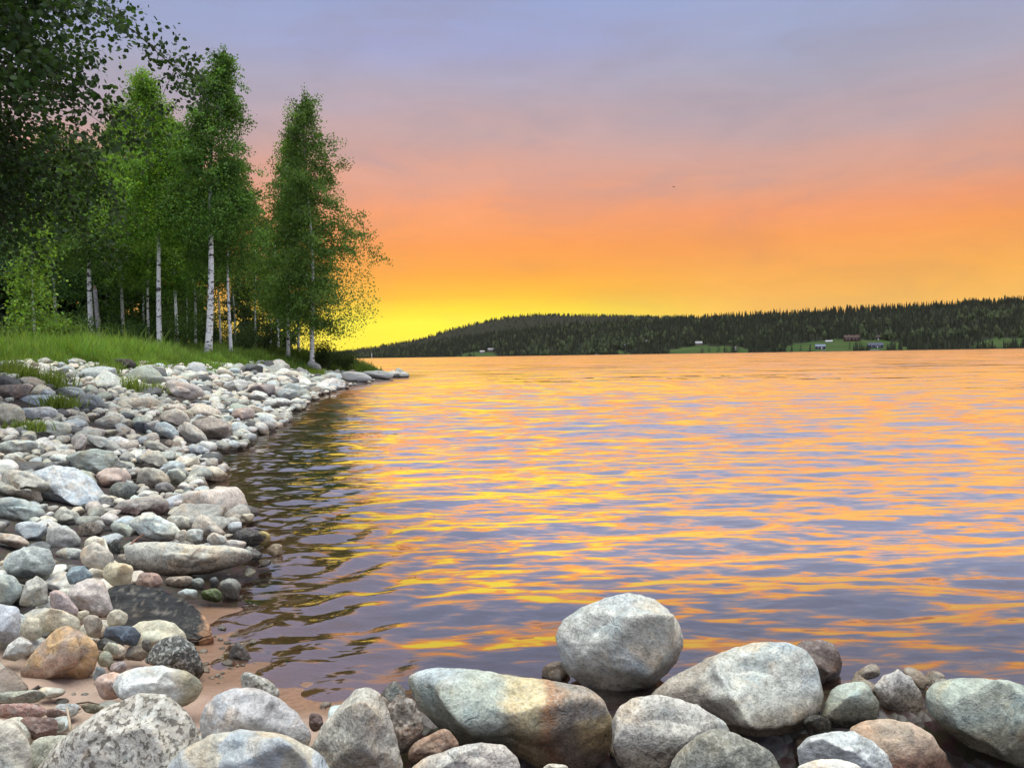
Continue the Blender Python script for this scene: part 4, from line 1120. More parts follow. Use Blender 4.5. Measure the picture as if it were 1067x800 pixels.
E = 'e'
HAND = [
    # --- the front row
    dict(label='big pale egg-round boulder perched highest in the front row, against the water', outline=[(578, 662), (588, 645), (610, 631), (635, 620), (655, 617), (680, 624), (700, 637), (711, 655), (712, 672), (706, 690), (695, 703), (680, 716), (660, 726), (640, 732), (625, 727), (605, 712), (590, 700), (581, 680)], Y=2.34, tint=(.46, .47, .45), speck=.35, ang=.55, ref='the perched pale boulder', paint=p_top),
    dict(label='long greenish boulder crossed by a rusty brown band', outline=[(424, 706), (430, 698), (450, 695), (480, 697), (510, 700), (545, 706), (580, 710), (610, 716), (628, 728), (636, 745), (638, 765), (634, 785), (620, 800), (590, 806), (560, 800), (535, 785), (510, 778), (480, 775), (455, 757), (435, 735), (426, 718)], Y=2.0, tint=(.37, .41, .36), speck=.35, ang=.3, ref='the rusty-banded boulder', paint=p_rust),
    dict(label='broad pale boulder with bluish flat top right of the perched boulder', outline=[(672, 742), (678, 722), (694, 708), (712, 699), (735, 688), (760, 675), (785, 669), (815, 668), (840, 676), (852, 695), (858, 718), (855, 740), (845, 760), (825, 775), (805, 780), (785, 774), (765, 770), (740, 772), (712, 768), (685, 758)], Y=2.12, tint=(.44, .45, .42), speck=.35, ang=.7, ref='the broad flat-topped boulder', paint=p_big3),
    dict(label='rounded pinkish grey boulder directly below the perched pale boulder', outline=[(637, 752), (645, 736), (660, 727), (685, 722), (710, 728), (735, 740), (755, 752), (765, 765), (755, 785), (735, 805), (690, 815), (655, 810), (640, 790), (636, 770)], Y=1.88, tint=(.42, .40, .37), speck=.5, ang=.4, ref='the pinkish grey boulder'),
    dict(label='dark olive grey angular boulder cut by the bottom edge', outline=[(690, 812), (705, 785), (725, 766), (745, 758), (765, 763), (790, 774), (805, 784), (816, 808), (800, 835), (720, 835)], Y=1.68, tint=(.21, .21, .18), speck=.4, ang=.9, ref='the dark angular boulder'),
    dict(label='dark purple-brown boulder hiding behind the broad flat-topped boulder', outline=(E, 851, 695, 26, 30, 20), Y=2.36, tint=(.17, .125, .115), ang=.8),
    dict(label='smallish green-grey boulder with underside painted shadow-black', outline=(E, 886, 736, 29, 25, 0), Y=2.08, tint=(.33, .38, .34), speck=.3, ang=.6, paint=p_low(744, 754, (.07, .08, .075)), ref='the green-grey boulder'),  # dark underside is shade painted into the stone colour
    dict(label='whitish pinkish mottled stone standing upright beside the green-grey boulder', outline=[(910, 715), (920, 703), (935, 699), (950, 705), (960, 722), (965, 740), (960, 753), (945, 753), (930, 748), (915, 734)], Y=2.12, tint=(.47, .45, .44), speck=.55, ang=.4),
    dict(label='large smooth greenish boulder at the right frame edge', outline=[(963, 725), (972, 712), (990, 706), (1020, 706), (1050, 708), (1075, 715), (1100, 735), (1110, 765), (1095, 795), (1067, 801), (1040, 790), (1010, 778), (985, 762), (970, 745)], Y=1.98, tint=(.33, .38, .33), speck=.3, ang=.35, ref='the greenish edge boulder'),
    dict(label='half drowned pale stone in the water behind the greenish edge boulder', outline=(E, 1040, 703, 44, 16, 8), Y=2.55, tint=(.40, .36, .32), ang=.5),
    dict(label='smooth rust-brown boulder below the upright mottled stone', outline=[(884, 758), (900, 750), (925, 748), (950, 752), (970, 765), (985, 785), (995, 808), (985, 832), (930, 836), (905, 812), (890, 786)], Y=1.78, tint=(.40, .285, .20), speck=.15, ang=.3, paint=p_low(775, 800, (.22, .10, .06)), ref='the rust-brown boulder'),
    dict(label='bluish grey striped boulder left of the rust-brown boulder', outline=[(830, 780), (840, 768), (865, 761), (890, 762), (910, 772), (925, 787), (932, 806), (900, 822), (850, 817), (833, 802)], Y=1.68, tint=(.42, .45, .47), speck=.3, mat=M_GNEISS, ang=.6),
    dict(label='white rounded stone just peeking over the bottom edge', outline=(E, 862, 808, 34, 18, 0), Y=1.5, tint=(.60, .58, .53), speck=.05, ang=.2),
    dict(label='small black wet stone in the gap beneath the broad flat-topped boulder', outline=(E, 852, 757, 14, 13, 0), Y=2.02, tint=(.07, .08, .08), ang=.5),
    dict(label='big coarse speckled granite boulder at the lower left', outline=[(36, 803), (55, 778), (85, 755), (115, 733), (144, 723), (175, 723), (190, 737), (204, 755), (210, 775), (205, 800), (190, 832), (110, 852), (50, 832)], Y=1.5, tint=(.42, .385, .34), speck=1.0, mat=M_COARSE, ang=.6, ref='the speckled granite boulder'),
    dict(label='smooth bluish flat-topped boulder with ochre patches at the bottom', outline=[(170, 803), (190, 780), (220, 766), (250, 759), (285, 763), (315, 772), (335, 785), (348, 806), (330, 842), (200, 842)], Y=1.42, tint=(.40, .44, .48), speck=.12, ang=.3, paint=p_flatblue, ref='the bluish flat boulder'),
    dict(label='smooth lavender grey boulder beside the water and the wet sand', outline=[(207, 752), (211, 738), (224, 724), (245, 716), (270, 717), (290, 726), (310, 742), (324, 762), (323, 776), (300, 787), (240, 787), (211, 775)], Y=1.78, tint=(.44, .43, .46), speck=.25, ang=.35, ref='the lavender boulder'),
    dict(label='pointed upright grey-cream boulder at the bottom of the picture', outline=[(325, 776), (335, 756), (355, 735), (370, 718), (382, 715), (394, 722), (405, 740), (413, 765), (420, 797), (415, 822), (360, 828), (335, 806)], Y=1.62, tint=(.42, .39, .34), speck=.5, ang=.45, ref='the pointed boulder'),
    dict(label='smooth bluish white stone with ochre end behind the granite boulder', outline=[(115, 715), (122, 703), (142, 695), (170, 693), (195, 699), (208, 707), (212, 717), (204, 729), (187, 738), (155, 734), (125, 728)], Y=2.06, tint=(.47, .49, .50), speck=.1, ang=.35, ref='the bluish white stone', paint=p_oneend(172, 196, (.34, .29, .19))),
    dict(label='little pink stone tucked behind the left end of the bluish white stone', outline=(E, 117, 714, 17, 15, -20), Y=2.13, tint=(.47, .33, .28)),
    dict(label='dark speckled egg-shaped stone at the edge of the wet sand', outline=[(150, 690), (158, 673), (172, 664), (188, 662), (202, 670), (211, 688), (213, 700), (207, 709), (192, 706), (168, 696)], Y=2.36, tint=(.10, .105, .10), speck=.75, ang=.25, ref='the dark speckled stone'),
    dict(label='smooth cream stone between the black slab and the dark speckled stone', outline=[(131, 656), (145, 648), (165, 645), (182, 649), (193, 659), (196, 669), (185, 681), (150, 686), (135, 676)], Y=2.56, tint=(.55, .50, .37), speck=.05, ang=.2, ref='the smooth cream stone'),
    dict(label='big orange-brown boulder on the sand at the left', outline=[(20, 701), (30, 685), (45, 667), (58, 655), (70, 651), (90, 660), (102, 670), (104, 683), (97, 701), (85, 710), (55, 713), (30, 711)], Y=2.32, tint=(.36, .25, .18), speck=.2, ang=.6, ref='the orange-brown boulder', paint=p_orange),
    dict(label='pale cream boulder cut by the lower left corner of the frame', outline=[(-30, 770), (-15, 752), (0, 748), (18, 756), (30, 770), (34, 786), (32, 812), (10, 832), (-25, 832)], Y=1.48, tint=(.47, .43, .36), speck=.15, ang=.4),
    dict(label='grey-green stone squeezed between the corner boulder and the granite boulder', outline=(E, 55, 786, 24, 22, -25), Y=1.64, tint=(.38, .37, .30), ang=.5),
    dict(label='dark red-brown oval stone lying on the sand near the corner boulder', outline=(E, 40, 758, 20, 13, 4), Y=1.78, tint=(.17, .095, .08), ang=.3, ref='the red-brown oval stone'),
    dict(label='flat brick-red granite stone at the left edge on the sand', outline=(E, 18, 741, 31, 9, 3), Y=1.92, tint=(.30, .155, .13), speck=.4),
    dict(label='flat mossy grey stone half sunk in the sand at the left edge', outline=(E, 20, 726, 28, 7, -4), Y=2.0, tint=(.34, .35, .28), speck=.5),
    dict(label='tiny bluish pebble beside the red-brown oval stone', outline=(E, 63, 756, 5, 5), Y=1.8, tint=(.34, .38, .38)),
    dict(label='blue-black angular stone leaning on the smooth cream stone', outline=[(107, 663), (110, 653), (125, 651), (140, 653), (148, 661), (142, 673), (125, 671)], Y=2.42, tint=(.075, .095, .13), speck=.05, ang=1.0, ref='the blue-black angular stone'),
    dict(label='rounded greenish white stone at the end of the black slab', outline=(E, 122, 644, 11, 9), Y=2.58, tint=(.47, .50, .46)),
    dict(label='pinkish white angular boulder left of the black slab', outline=[(67, 620), (80, 607), (92, 602), (108, 605), (115, 622), (119, 638), (108, 643), (90, 637), (75, 632)], Y=2.78, tint=(.50, .44, .42), speck=.2, ang=.8, ref='the pinkish white boulder'),
    dict(label='cream flattened boulder right behind the orange-brown boulder', outline=(E, 60, 648, 23, 13, 4), Y=2.56, tint=(.50, .46, .36), ang=.3),
    dict(label='beige upright pebble touching the cream flattened boulder', outline=(E, 33, 655, 11, 13, 10), Y=2.46, tint=(.47, .42, .31)),
    dict(label='smooth pale blue boulder at the left frame edge', outline=(E, 4, 649, 19, 21), Y=2.5, tint=(.40, .43, .50), ang=.25),
    dict(label='white angular stone left of the orange-brown boulder', outline=[(1, 686), (8, 672), (20, 663), (34, 670), (30, 682), (15, 689)], Y=2.38, tint=(.55, .53, .51), ang=.9),
    dict(label='grey blocky upright stone at left, above the pale blue boulder', outline=[(19, 630), (27, 605), (40, 600), (50, 607), (50, 628), (35, 633)], Y=2.82, tint=(.42, .41, .37), speck=.4, ang=.8),
    dict(label='greenish grey boulder at the left edge, beside the blocky upright stone', outline=(E, 5, 615, 18, 16), Y=2.86, tint=(.32, .36, .34)),
    dict(label='mauve and white leaning stone left of the pinkish white boulder', outline=(E, 66, 630, 17, 11, 45), Y=2.7, tint=(.40, .31, .31), ang=.8),
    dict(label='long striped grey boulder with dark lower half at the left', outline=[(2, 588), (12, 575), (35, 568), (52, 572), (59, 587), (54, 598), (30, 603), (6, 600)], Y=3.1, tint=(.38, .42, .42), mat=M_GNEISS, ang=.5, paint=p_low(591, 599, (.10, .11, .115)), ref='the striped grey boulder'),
    dict(label='cream-yellow oval stone resting on the upper end of the black slab', outline=(E, 123, 598, 17, 12, 12), Y=3.0, tint=(.52, .44, .28), ang=.15, ref='the cream-yellow oval stone'),
    dict(label='slate blue chipped stone above the pinkish white boulder', outline=[(68, 598), (75, 590), (88, 589), (98, 600), (85, 608), (72, 609)], Y=2.96, tint=(.20, .27, .32), ang=.9),
    dict(label='cream and pink lumpy stone above the slate blue chipped stone', outline=(E, 101, 580, 17, 14, 25), Y=3.14, tint=(.50, .44, .37), ang=.6),
    dict(label='long pale tapering slab stone reaching from the bank into the water', outline=[(128, 570), (145, 565), (179, 564), (212, 568), (250, 570), (263, 574), (266, 580), (259, 586), (242, 591), (220, 597), (194, 601), (169, 602), (147, 598), (132, 590)], Y=3.5, tint=(.47, .46, .41), speck=.3, ang=.5, depth=.8, paint=lambda t4, x, y, q: (blend(t4, smooth(576, 586, y + (x - 200) * 0.02 + 3 * fbm(q * 2, 9, 3)), (.27, .23, .18)), blend(t4, smooth(225, 262, x) * smooth(572, 578, y), (.12, .08, .06))), ref='the long pale slab stone'),
    dict(label='white teal-tinted flattish boulder above the long pale slab stone', outline=[(133, 546), (140, 538), (153, 534), (165, 537), (180, 545), (188, 556), (182, 564), (165, 564), (148, 559)], Y=4.05, tint=(.50, .54, .51), speck=.15, ang=.5, ref='the teal-white boulder'),
    dict(label='cream peaked stone at the waterline above the long pale slab stone', outline=[(199, 550), (203, 539), (210, 535), (218, 539), (228, 548), (239, 559), (230, 563), (212, 559)], Y=4.15, tint=(.50, .43, .36), ang=.8),
    dict(label='pale flat stone between the teal-white boulder and the cream peaked stone', outline=(E, 187, 546, 17, 8, 6), Y=4.4, tint=(.47, .44, .37), ang=.7),
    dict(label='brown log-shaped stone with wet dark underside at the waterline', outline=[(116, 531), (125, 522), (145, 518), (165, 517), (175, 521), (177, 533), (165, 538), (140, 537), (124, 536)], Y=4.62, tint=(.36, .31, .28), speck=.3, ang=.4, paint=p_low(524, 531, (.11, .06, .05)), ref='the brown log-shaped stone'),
    dict(label='largest blue-white veined boulder on the left bank', outline=[(20, 506), (33, 491), (55, 484), (78, 487), (96, 497), (108, 512), (113, 525), (105, 531), (88, 527), (68, 528), (50, 521), (30, 516)], Y=5.15, tint=(.44, .48, .53), speck=.1, ang=.5, paint=p_veins, ref='the blue-veined boulder'),
    dict(label='grey-green tilted slab boulder above the blue-veined boulder', outline=[(67, 476), (80, 470), (100, 467), (118, 470), (125, 478), (112, 491), (95, 494), (75, 488)], Y=6.0, tint=(.29, .33, .31), speck=.35, mat=M_GNEISS, ang=.7, ref='the grey-green slab boulder'),
    dict(label='black wet stone with a yellow end lying in the shallow water', outline=(E, 262, 560, 19, 9, 5), Y=4.1, tint=(.055, .05, .05), ang=.4, paint=p_oneend(271, 276, (.55, .42, .10)), ref='the black and yellow stone'),
    dict(label='little blocky cream stone standing in the shallow water', outline=(E, 287, 573, 8, 7), Y=3.9, tint=(.42, .34, .22), ang=.9),
    dict(label='dark triangular stone standing alone in the shallow water', outline=[(235, 689), (240, 676), (248, 667), (257, 676), (264, 689), (255, 695), (242, 695)], Y=2.58, tint=(.19, .20, .23), ang=1.0, ref='the triangular stone'),
    dict(label='rough grey knobbly stone behind the lavender boulder', outline=(E, 270, 717, 21, 13, 25), Y=2.06, tint=(.31, .30, .27), speck=.6, rough=2.2, ang=.7),
    dict(label='dark reddish pebble between the lavender and the pointed boulder', outline=(E, 329, 752, 8, 9), Y=1.9, tint=(.12, .075, .07)),
    dict(label='rough dark brown pitted stone right of the pointed boulder', outline=[(402, 736), (415, 722), (430, 728), (441, 745), (441, 762), (425, 782), (410, 792), (401, 772)], Y=1.86, tint=(.24, .185, .15), rough=2.2, speck=.5, ang=.7),
    dict(label='reddish brown stone under the rusty-banded boulder', outline=(E, 452, 780, 26, 17, -30), Y=1.82, tint=(.30, .18, .12), ang=.7),
    dict(label='pale pinkish rough stone at the bottom below the rusty-banded boulder', outline=[(425, 802), (445, 788), (470, 779), (500, 773), (525, 776), (540, 790), (547, 808), (520, 828), (440, 828)], Y=1.62, tint=(.46, .41, .37), speck=.5, ang=.6),
    dict(label='tiny cream stone at the bottom under the rusty-banded boulder', outline=(E, 578, 804, 14, 9), Y=1.56, tint=(.52, .46, .36)),
    dict(label='rough brownish stone behind the left foot of the perched pale boulder', outline=(E, 579, 702, 14, 14), Y=2.4, tint=(.30, .26, .22), rough=1.8, ang=.7),
    # --- the left bank
    dict(label='dark grey dome-shaped stone above the brown log-shaped stone', outline=(E, 129, 512, 16, 10), Y=None, tint=(.17, .18, .17), ang=.2, ref='the dark grey dome stone'),
    dict(label='flesh-pink boulder right of the blue-veined boulder', outline=(E, 119, 499, 20, 11, 8), Y=None, tint=(.48, .35, .30), speck=.3, ang=.5, ref='the flesh-pink boulder'),
    dict(label='rough grey-cream hump-backed stone near the waterline, left of the mint stone', outline=(E, 159, 499, 17, 12), Y=None, tint=(.40, .37, .31), speck=.4, ang=.8),
    dict(label='peaked cream-grey boulder with dark flank below the middle of the bank', outline=[(142, 478), (155, 469), (166, 469), (176, 482), (177, 492), (165, 489), (150, 481)], Y=None, tint=(.45, .42, .35), ang=.9, ref='the peaked cream-grey boulder'),
    dict(label='rounded mint-grey stone near the waterline', outline=(E, 183, 498, 11, 10), Y=None, tint=(.41, .48, .46), ang=.3, ref='the mint-grey stone'),
    dict(label='dull mauve-grey stone in front of the mint-grey stone', outline=(E, 171, 511, 11, 9), Y=None, tint=(.22, .20, .20)),
    dict(label='long domed grey and cream stone behind the peaked cream-grey boulder', outline=(E, 163, 466, 15, 6, 14), Y=None, tint=(.36, .34, .29)),
    dict(label='cream dome boulder at the left frame edge, high on the bank', outline=(E, 9, 435, 20, 12, 6), Y=None, tint=(.47, .44, .35), ang=.3, ref='the cream dome boulder'),
    dict(label='long blue-white flat stone with straight edges on the upper bank', outline=[(15, 421), (22, 412), (45, 411), (68, 412), (77, 422), (68, 429), (45, 426), (23, 424)], Y=None, tint=(.46, .53, .60), speck=.05, ang=.8, ref='the blue-white flat stone', push=0.2),
    dict(label='dark slate-grey hump right of the blue-white flat stone', outline=(E, 93, 420, 17, 9, 12), Y=None, tint=(.22, .25, .28), ang=.6, ref='the slate-grey hump'),
    dict(label='pale blue arched stone behind the blue-white flat stone', outline=(E, 73, 409, 17, 6), Y=None, tint=(.40, .45, .47), ang=.4),
    dict(label='brown flat boulder at the left edge on the upper bank', outline=(E, 12, 408, 21, 8), Y=None, tint=(.26, .20, .17), ang=.3),
    dict(label='blue-tinged white lumpy stone just below the blue-white flat stone', outline=(E, 40, 431, 20, 8), Y=None, tint=(.46, .48, .49)),
    dict(label='pale greenish boulder with a brown corner below the lumpy white stone', outline=(E, 52, 447, 21, 10, 10), Y=None, tint=(.44, .45, .39), ref='the pale greenish boulder'),
    dict(label='mint-white cracked boulder at the left edge', outline=(E, 18, 467, 23, 9, 2), Y=None, tint=(.50, .55, .53), ang=.8, ref='the mint-white cracked boulder'),
    dict(label='grey-pink upright rounded stone right of the mint-white cracked boulder', outline=(E, 82, 462, 9, 10), Y=None, tint=(.40, .36, .34)),
    dict(label='long pale diagonal boulder above the grey-green slab boulder', outline=(E, 109, 463, 19, 7, 22), Y=None, tint=(.45, .44, .40), ref='the pale diagonal boulder'),
    dict(label='light egg-shaped stone above the pale diagonal boulder', outline=(E, 113, 440, 14, 7), Y=None, tint=(.46, .45, .41), ang=.2),
    dict(label='long cream boulder sloping down to the water', outline=(E, 202, 453, 18, 8, 38), Y=None, tint=(.48, .44, .38), ang=.5, ref='the sloping cream boulder'),
    dict(label='flat blue-grey triangular stone at the water edge', outline=(E, 207, 470, 12, 6, 18), Y=None, tint=(.34, .41, .50), ang=.8, ref='the blue-grey triangular stone'),
    dict(label='broad flat brownish boulder sloping into the water', outline=(E, 222, 447, 23, 11, 10), Y=None, tint=(.34, .28, .24), ang=.5, ref='the flat brownish boulder'),
    dict(label='rose-pink dome boulder near the water', outline=(E, 254, 432, 14, 7), Y=None, tint=(.42, .31, .28), ang=.3, ref='the rose-pink dome'),
    dict(label='dark mauve dome boulder in the middle of the far shore', outline=(E, 274, 407, 15, 7), Y=None, tint=(.26, .215, .22), ang=.3, ref='the dark mauve dome'),
    dict(label='long white stone lying at the far water edge', outline=(E, 288, 420, 16, 5, -3), Y=None, tint=(.50, .49, .47), ref='the long white stone'),
    dict(label='white oval stone in front of the dark mauve dome', outline=(E, 270, 413, 11, 5, 12), Y=None, tint=(.55, .54, .52)),
    dict(label='big blue-grey block right of the dark mauve dome', outline=(E, 299, 411, 12, 6), Y=None, tint=(.36, .39, .40), ang=.7),
    dict(label='large white boulder left of the dark mauve dome', outline=(E, 246, 402, 14, 6), Y=None, tint=(.54, .53, .51), ang=.5),
    dict(label='big pinkish boulder below the grass in the middle of the bank', outline=(E, 192, 407, 22, 9, 12), Y=None, tint=(.44, .375, .36), ang=.5, ref='the big pinkish boulder'),
    dict(label='peach rough boulder below the big pinkish boulder', outline=(E, 183, 436, 17, 8, 18), Y=None, tint=(.46, .40, .34), ang=.6, ref='the peach boulder'),
    dict(label='blue-black stone below the peach boulder on its left', outline=(E, 148, 446, 10, 6, 8), Y=None, tint=(.07, .08, .10), ang=.7, ref='the blue-black bank stone'),
    dict(label='light blue wedge stone right of the blue-black bank stone', outline=(E, 174, 449, 15, 7, 30), Y=None, tint=(.43, .50, .53), ang=.6),
    dict(label='outermost dark flat stone at the very tip of the point', outline=(E, 416, 391.5, 11, 2.6, 4), Y=None, tint=(.22, .21, .21), ref='the outermost tip stone'),
    dict(label='long grey stone second from the tip of the point', outline=(E, 394, 390.5, 16, 4.6, 4), Y=None, tint=(.33, .34, .35)),
    dict(label='grey boulder in the row along the point, under the last bush', outline=(E, 371, 393, 17, 5.4, 6), Y=None, tint=(.37, .37, .37)),
    dict(label='pale block leaning at the foot of the outermost birch', outline=(E, 327, 382, 9, 5, 25), Y=None, tint=(.36, .36, .36), ang=.8),
    dict(label='dark brown peaty clod at the edge of the grass', outline=(E, 130, 379, 14, 5, 8), Y=None, tint=(.040, .030, .024), rough=3.0, ang=.6),
    # --- mid bank, lower left
    dict(label='greyish white angular stone above the striped grey boulder', outline=(E, 65, 561, 19, 12, 3), Y=None, tint=(.45, .44, .43), ang=.9, ref='the greyish white angular stone'),
    dict(label='flat dark-topped grey stone right of the striped grey boulder', outline=(E, 75, 578, 17, 7, 6), Y=None, tint=(.36, .38, .36)),
    dict(label='pale blue angular stone left of the greyish white angular stone', outline=(E, 32, 553, 16, 11, 12), Y=None, tint=(.42, .47, .52), ang=.9),
    dict(label='long pinkish tan stone above the striped grey boulder', outline=(E, 12, 563, 19, 7, 14), Y=None, tint=(.46, .39, .34)),
    dict(label='broad grey-green boulder at left, under the tan-grey long stones', outline=(E, 17, 531, 30, 12, 14), Y=None, tint=(.35, .39, .38), ang=.4, ref='the broad grey-green boulder'),
    dict(label='tan speckled boulder left of the blue-veined boulder foot', outline=(E, 18, 513, 30, 9, 12), Y=None, tint=(.41, .39, .34), speck=.5),
    dict(label='tan-grey boulder overlapping the left end of the blue-veined boulder', outline=(E, 25, 501, 28, 9, 12), Y=5.0, tint=(.41, .385, .34), ang=.5),
    dict(label='black egg-shaped pebble above the cream-yellow oval stone', outline=(E, 119, 572, 7, 10, 8), Y=None, tint=(.055, .058, .055), ang=.2, ref='the black egg pebble'),
    dict(label='brown pebble left of the long pale slab stone', outline=(E, 131, 584, 10, 7), Y=None, tint=(.24, .20, .155)),
    dict(label='green-grey stone left of the teal-white boulder', outline=(E, 128, 552, 12, 8, 20), Y=None, tint=(.33, .36, .32)),
    dict(label='grey flat-faced stone in front of the blue-veined boulder', outline=(E, 70, 539, 14, 9), Y=None, tint=(.35, .345, .30), ang=.9),
    dict(label='dark brown cracked lump between pale stones mid bank', outline=(E, 93, 553, 13, 9), Y=None, tint=(.14, .11, .09), rough=2.5, ang=.7),
    dict(label='grey small stone on the back edge of the long pale slab stone', outline=(E, 202, 558, 11, 7), Y=3.85, tint=(.42, .44, .43)),
    dict(label='cream small stone second along the back of the long pale slab stone', outline=(E, 226, 562, 10, 7, 10), Y=3.75, tint=(.50, .47, .42)),
    dict(label='pinkish small stone right end on the back of the long pale slab stone', outline=(E, 245, 567, 11, 5, 5), Y=3.75, tint=(.47, .43, .40)),
    dict(label='tiny white stone at the front of the teal-white boulder', outline=(E, 189, 558, 6, 6), Y=3.8, tint=(.54, .53, .49)),
    dict(label='dark grey boulder at the waterline right of the mossy stone', outline=(E, 240, 613, 12, 10, 10), Y=3.22, tint=(.23, .24, .225), ang=.6, ref='the dark waterline boulder'),
    dict(label='green mossy stone at the waterline beyond the black slab', outline=(E, 221, 620, 11, 7), Y=3.1, tint=(.15, .20, .06), paint=p_low(614, 618, (.07, .13, .02)), ref='the mossy stone'),
    dict(label='bluish oval stone between the mossy stone and the black slab', outline=(E, 196, 619, 10, 6, 6), Y=3.05, tint=(.36, .42, .43)),
    dict(label='greenish blue round stone above the mossy stone', outline=(E, 206, 608, 8, 6), Y=3.3, tint=(.34, .43, .43)),
    dict(label='small blue-black stone left of the dark waterline boulder', outline=(E, 223, 607, 5, 6), Y=3.3, tint=(.09, .11, .13)),
    dict(label='reddish brown blocky stone between the long pale slab stone and the black slab', outline=(E, 155, 605, 14, 9, 4), Y=3.12, tint=(.34, .205, .165), ang=.7),
    dict(label='flat greyish stone below the front of the long pale slab stone', outline=(E, 187, 606, 16, 6), Y=3.3, tint=(.37, .31, .25)),
    dict(label='rough brown stone between the blue-black angular and dark speckled stones', outline=(E, 142, 680, 11, 9), Y=2.42, tint=(.25, .215, .175), rough=2.2, ang=.7),
    dict(label='little black stone touching the dark speckled stone', outline=(E, 153, 672, 5, 7), Y=2.4, tint=(.09, .09, .09)),
    dict(label='pale green pebble under the blue-black angular stone', outline=(E, 116, 676, 9, 6), Y=2.36, tint=(.46, .46, .36)),
    dict(label='olive round pebble right of the orange-brown boulder', outline=(E, 110, 687, 9, 8), Y=2.32, tint=(.28, .27, .19)),
    dict(label='blue-grey round pebble on the sand right of the orange-brown boulder', outline=(E, 104, 703, 7, 8), Y=2.2, tint=(.20, .235, .25)),
    dict(label='flat pink pebble behind the little pink stone', outline=(E, 124, 695, 9, 6), Y=2.28, tint=(.42, .31, .29)),
    dict(label='brown and cream dome stone behind the orange-brown boulder on its right', outline=(E, 97, 652, 10, 12), Y=2.5, tint=(.30, .25, .20)),
    dict(label='pale cream pebble between the pinkish white boulder and the brown dome stone', outline=(E, 87, 641, 6, 6), Y=2.6, tint=(.50, .43, .32)),
    dict(label='grey flat boulder at left below the tan speckled boulder', outline=(E, 40, 612, 8, 6), Y=2.95, tint=(.36, .36, .36)),
]
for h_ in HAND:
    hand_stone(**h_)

# the black layered slab
def slab():
    pts = np.array([(110, 612), (118, 608), (142, 608), (166, 612), (190, 622), (208, 635), (221, 653), (222, 662), (205, 668), (185, 664), (165, 662), (138, 660), (114, 654)], float)
    top, bot = [], []
    mbx = MB()
    Y0 = 2.78
    world = []
    for x_, y_ in pts:
        # the slab lies as a sloping sheet facing up and a little to the lake
        d = ray(x_, y_)
        n = unit(np.array([0.10, -0.42, 1.0])); c = CAM + ray(166, 636) * Y0
        t = ((c - CAM) @ n) / (d @ n)
        world.append(CAM + d * t)
    world = np.array(world); cen = world.mean(0); n = unit(np.array([0.10, -0.42, 1.0]))
    bm = bmesh.new()
    vt = [bm.verts.new(p - cen) for p in world]
    f = bm.faces.new(vt)
    r = bmesh.ops.extrude_face_region(bm, geom=[f])
    ev = [e for e in r['geom'] if isinstance(e, bmesh.types.BMVert)]
    for v in ev: v.co -= Vector(n * 0.055)
    bmesh.ops.recalc_face_normals(bm, faces=bm.faces)
    bmesh.ops.bevel(bm, geom=list(bm.edges), offset=0.006, segments=2, affect='EDGES')
    bmesh.ops.triangulate(bm, faces=bm.faces)
    bmesh.ops.subdivide_edges(bm, edges=list(bm.edges), cuts=14, use_grid_fill=True)
    P = np.array([v.co[:] for v in bm.verts]); bm.verts.ensure_lookup_table()
    for i_, v in enumerate(bm.verts): v.index = i_
    F = np.array([[v.index for v in fc.verts] for fc in bm.faces])
    bm.free()
    P = P + n * (0.006 * fbm(P * np.array([4, 60, 30]), 5, 3) + 0.004 * fbm(P * 30, 6, 3))[:, None] + 0.004 * np.stack([fbm(P * 25, 61, 2), fbm(P * 25, 62, 2), 0 * P[:, 0]], 1)
    t4 = np.tile(np.array([.019, .020, .023, 0.0]), (len(P), 1))
    qx, qy, _ = project(P + cen)
    ang_ = fbm(P * np.array([5, 55, 40]), 12, 3)
    blend(t4, 0.5 * smooth(0.25, 0.7, ang_), (.07, .065, .06))
    stq = fbm2(qx * 0.035, (qy - 0.12 * qx) * 0.75, 55, 3)
    blend(t4, 0.8 * smooth(0.15, 0.6, stq), (.13, .115, .10))
    blend(t4, smooth(207, 214, qx + 5 * fbm(P * 40, 7, 2)) * smooth(634, 641, qy), (.50, .25, .10))
    me = make_mesh('rock_slab', P, [F], t4, smooth_f=False)
    o = obj('rock_slab', me, M_GNEISS, loc=tuple(cen))
    tag(o, 'black layered slab with orange chipped end lying at the water edge', 'slab')
    PLACED.append((166, 637, 55, 28, Y0, 'the black slab', ''))
slab()

# --- the loose stones of the bank
def stone_geo(rn, sub):
    D, F = ico(sub)
    ang = rn.random()
    f = facet(D, rn, int(8 + 7 * rn.random()), 8 + 26 * ang, 0.62, 1.0)
    f = np.minimum(f, 1.24 * np.median(f))
    P = D * f[:, None]
    P = P / np.abs(P).max(0)
    P = P * (1 + 0.05 * vnoise(D * 2.2 + rn.random(3) * 50, 3))[:, None]
    return P, F, ang

KINDS = [('pale grey', (.50, .49, .455), .20), ('cream', (.52, .47, .385), .15), ('blue-grey', (.40, .44, .46), .14), ('pinkish', (.50, .43, .39), .06), ('mid grey', (.33, .325, .30), .19),
         ('white', (.62, .61, .57), .11), ('green-grey', (.38, .41, .36), .05), ('brown', (.20, .155, .12), .06), ('dark grey', (.11, .115, .12), .10)]
KW = np.array([k[2] for k in KINDS]); KW /= KW.sum()

SAND = [((30, 782), (12, 712), (75, 704), (118, 706), (128, 735), (112, 752), (80, 775)), ((205, 660), (235, 655), (330, 700), (345, 745), (325, 748), (285, 722), (215, 712), (198, 690))]
def in_poly(x, y, poly):
    r = False
    for (ax, ay), (bx, by) in zip(poly, poly[1:] + poly[:1]):
        if (ay > y) != (by > y) and x < (bx - ax) * (y - ay) / (by - ay) + ax:
            r = not r
    return r

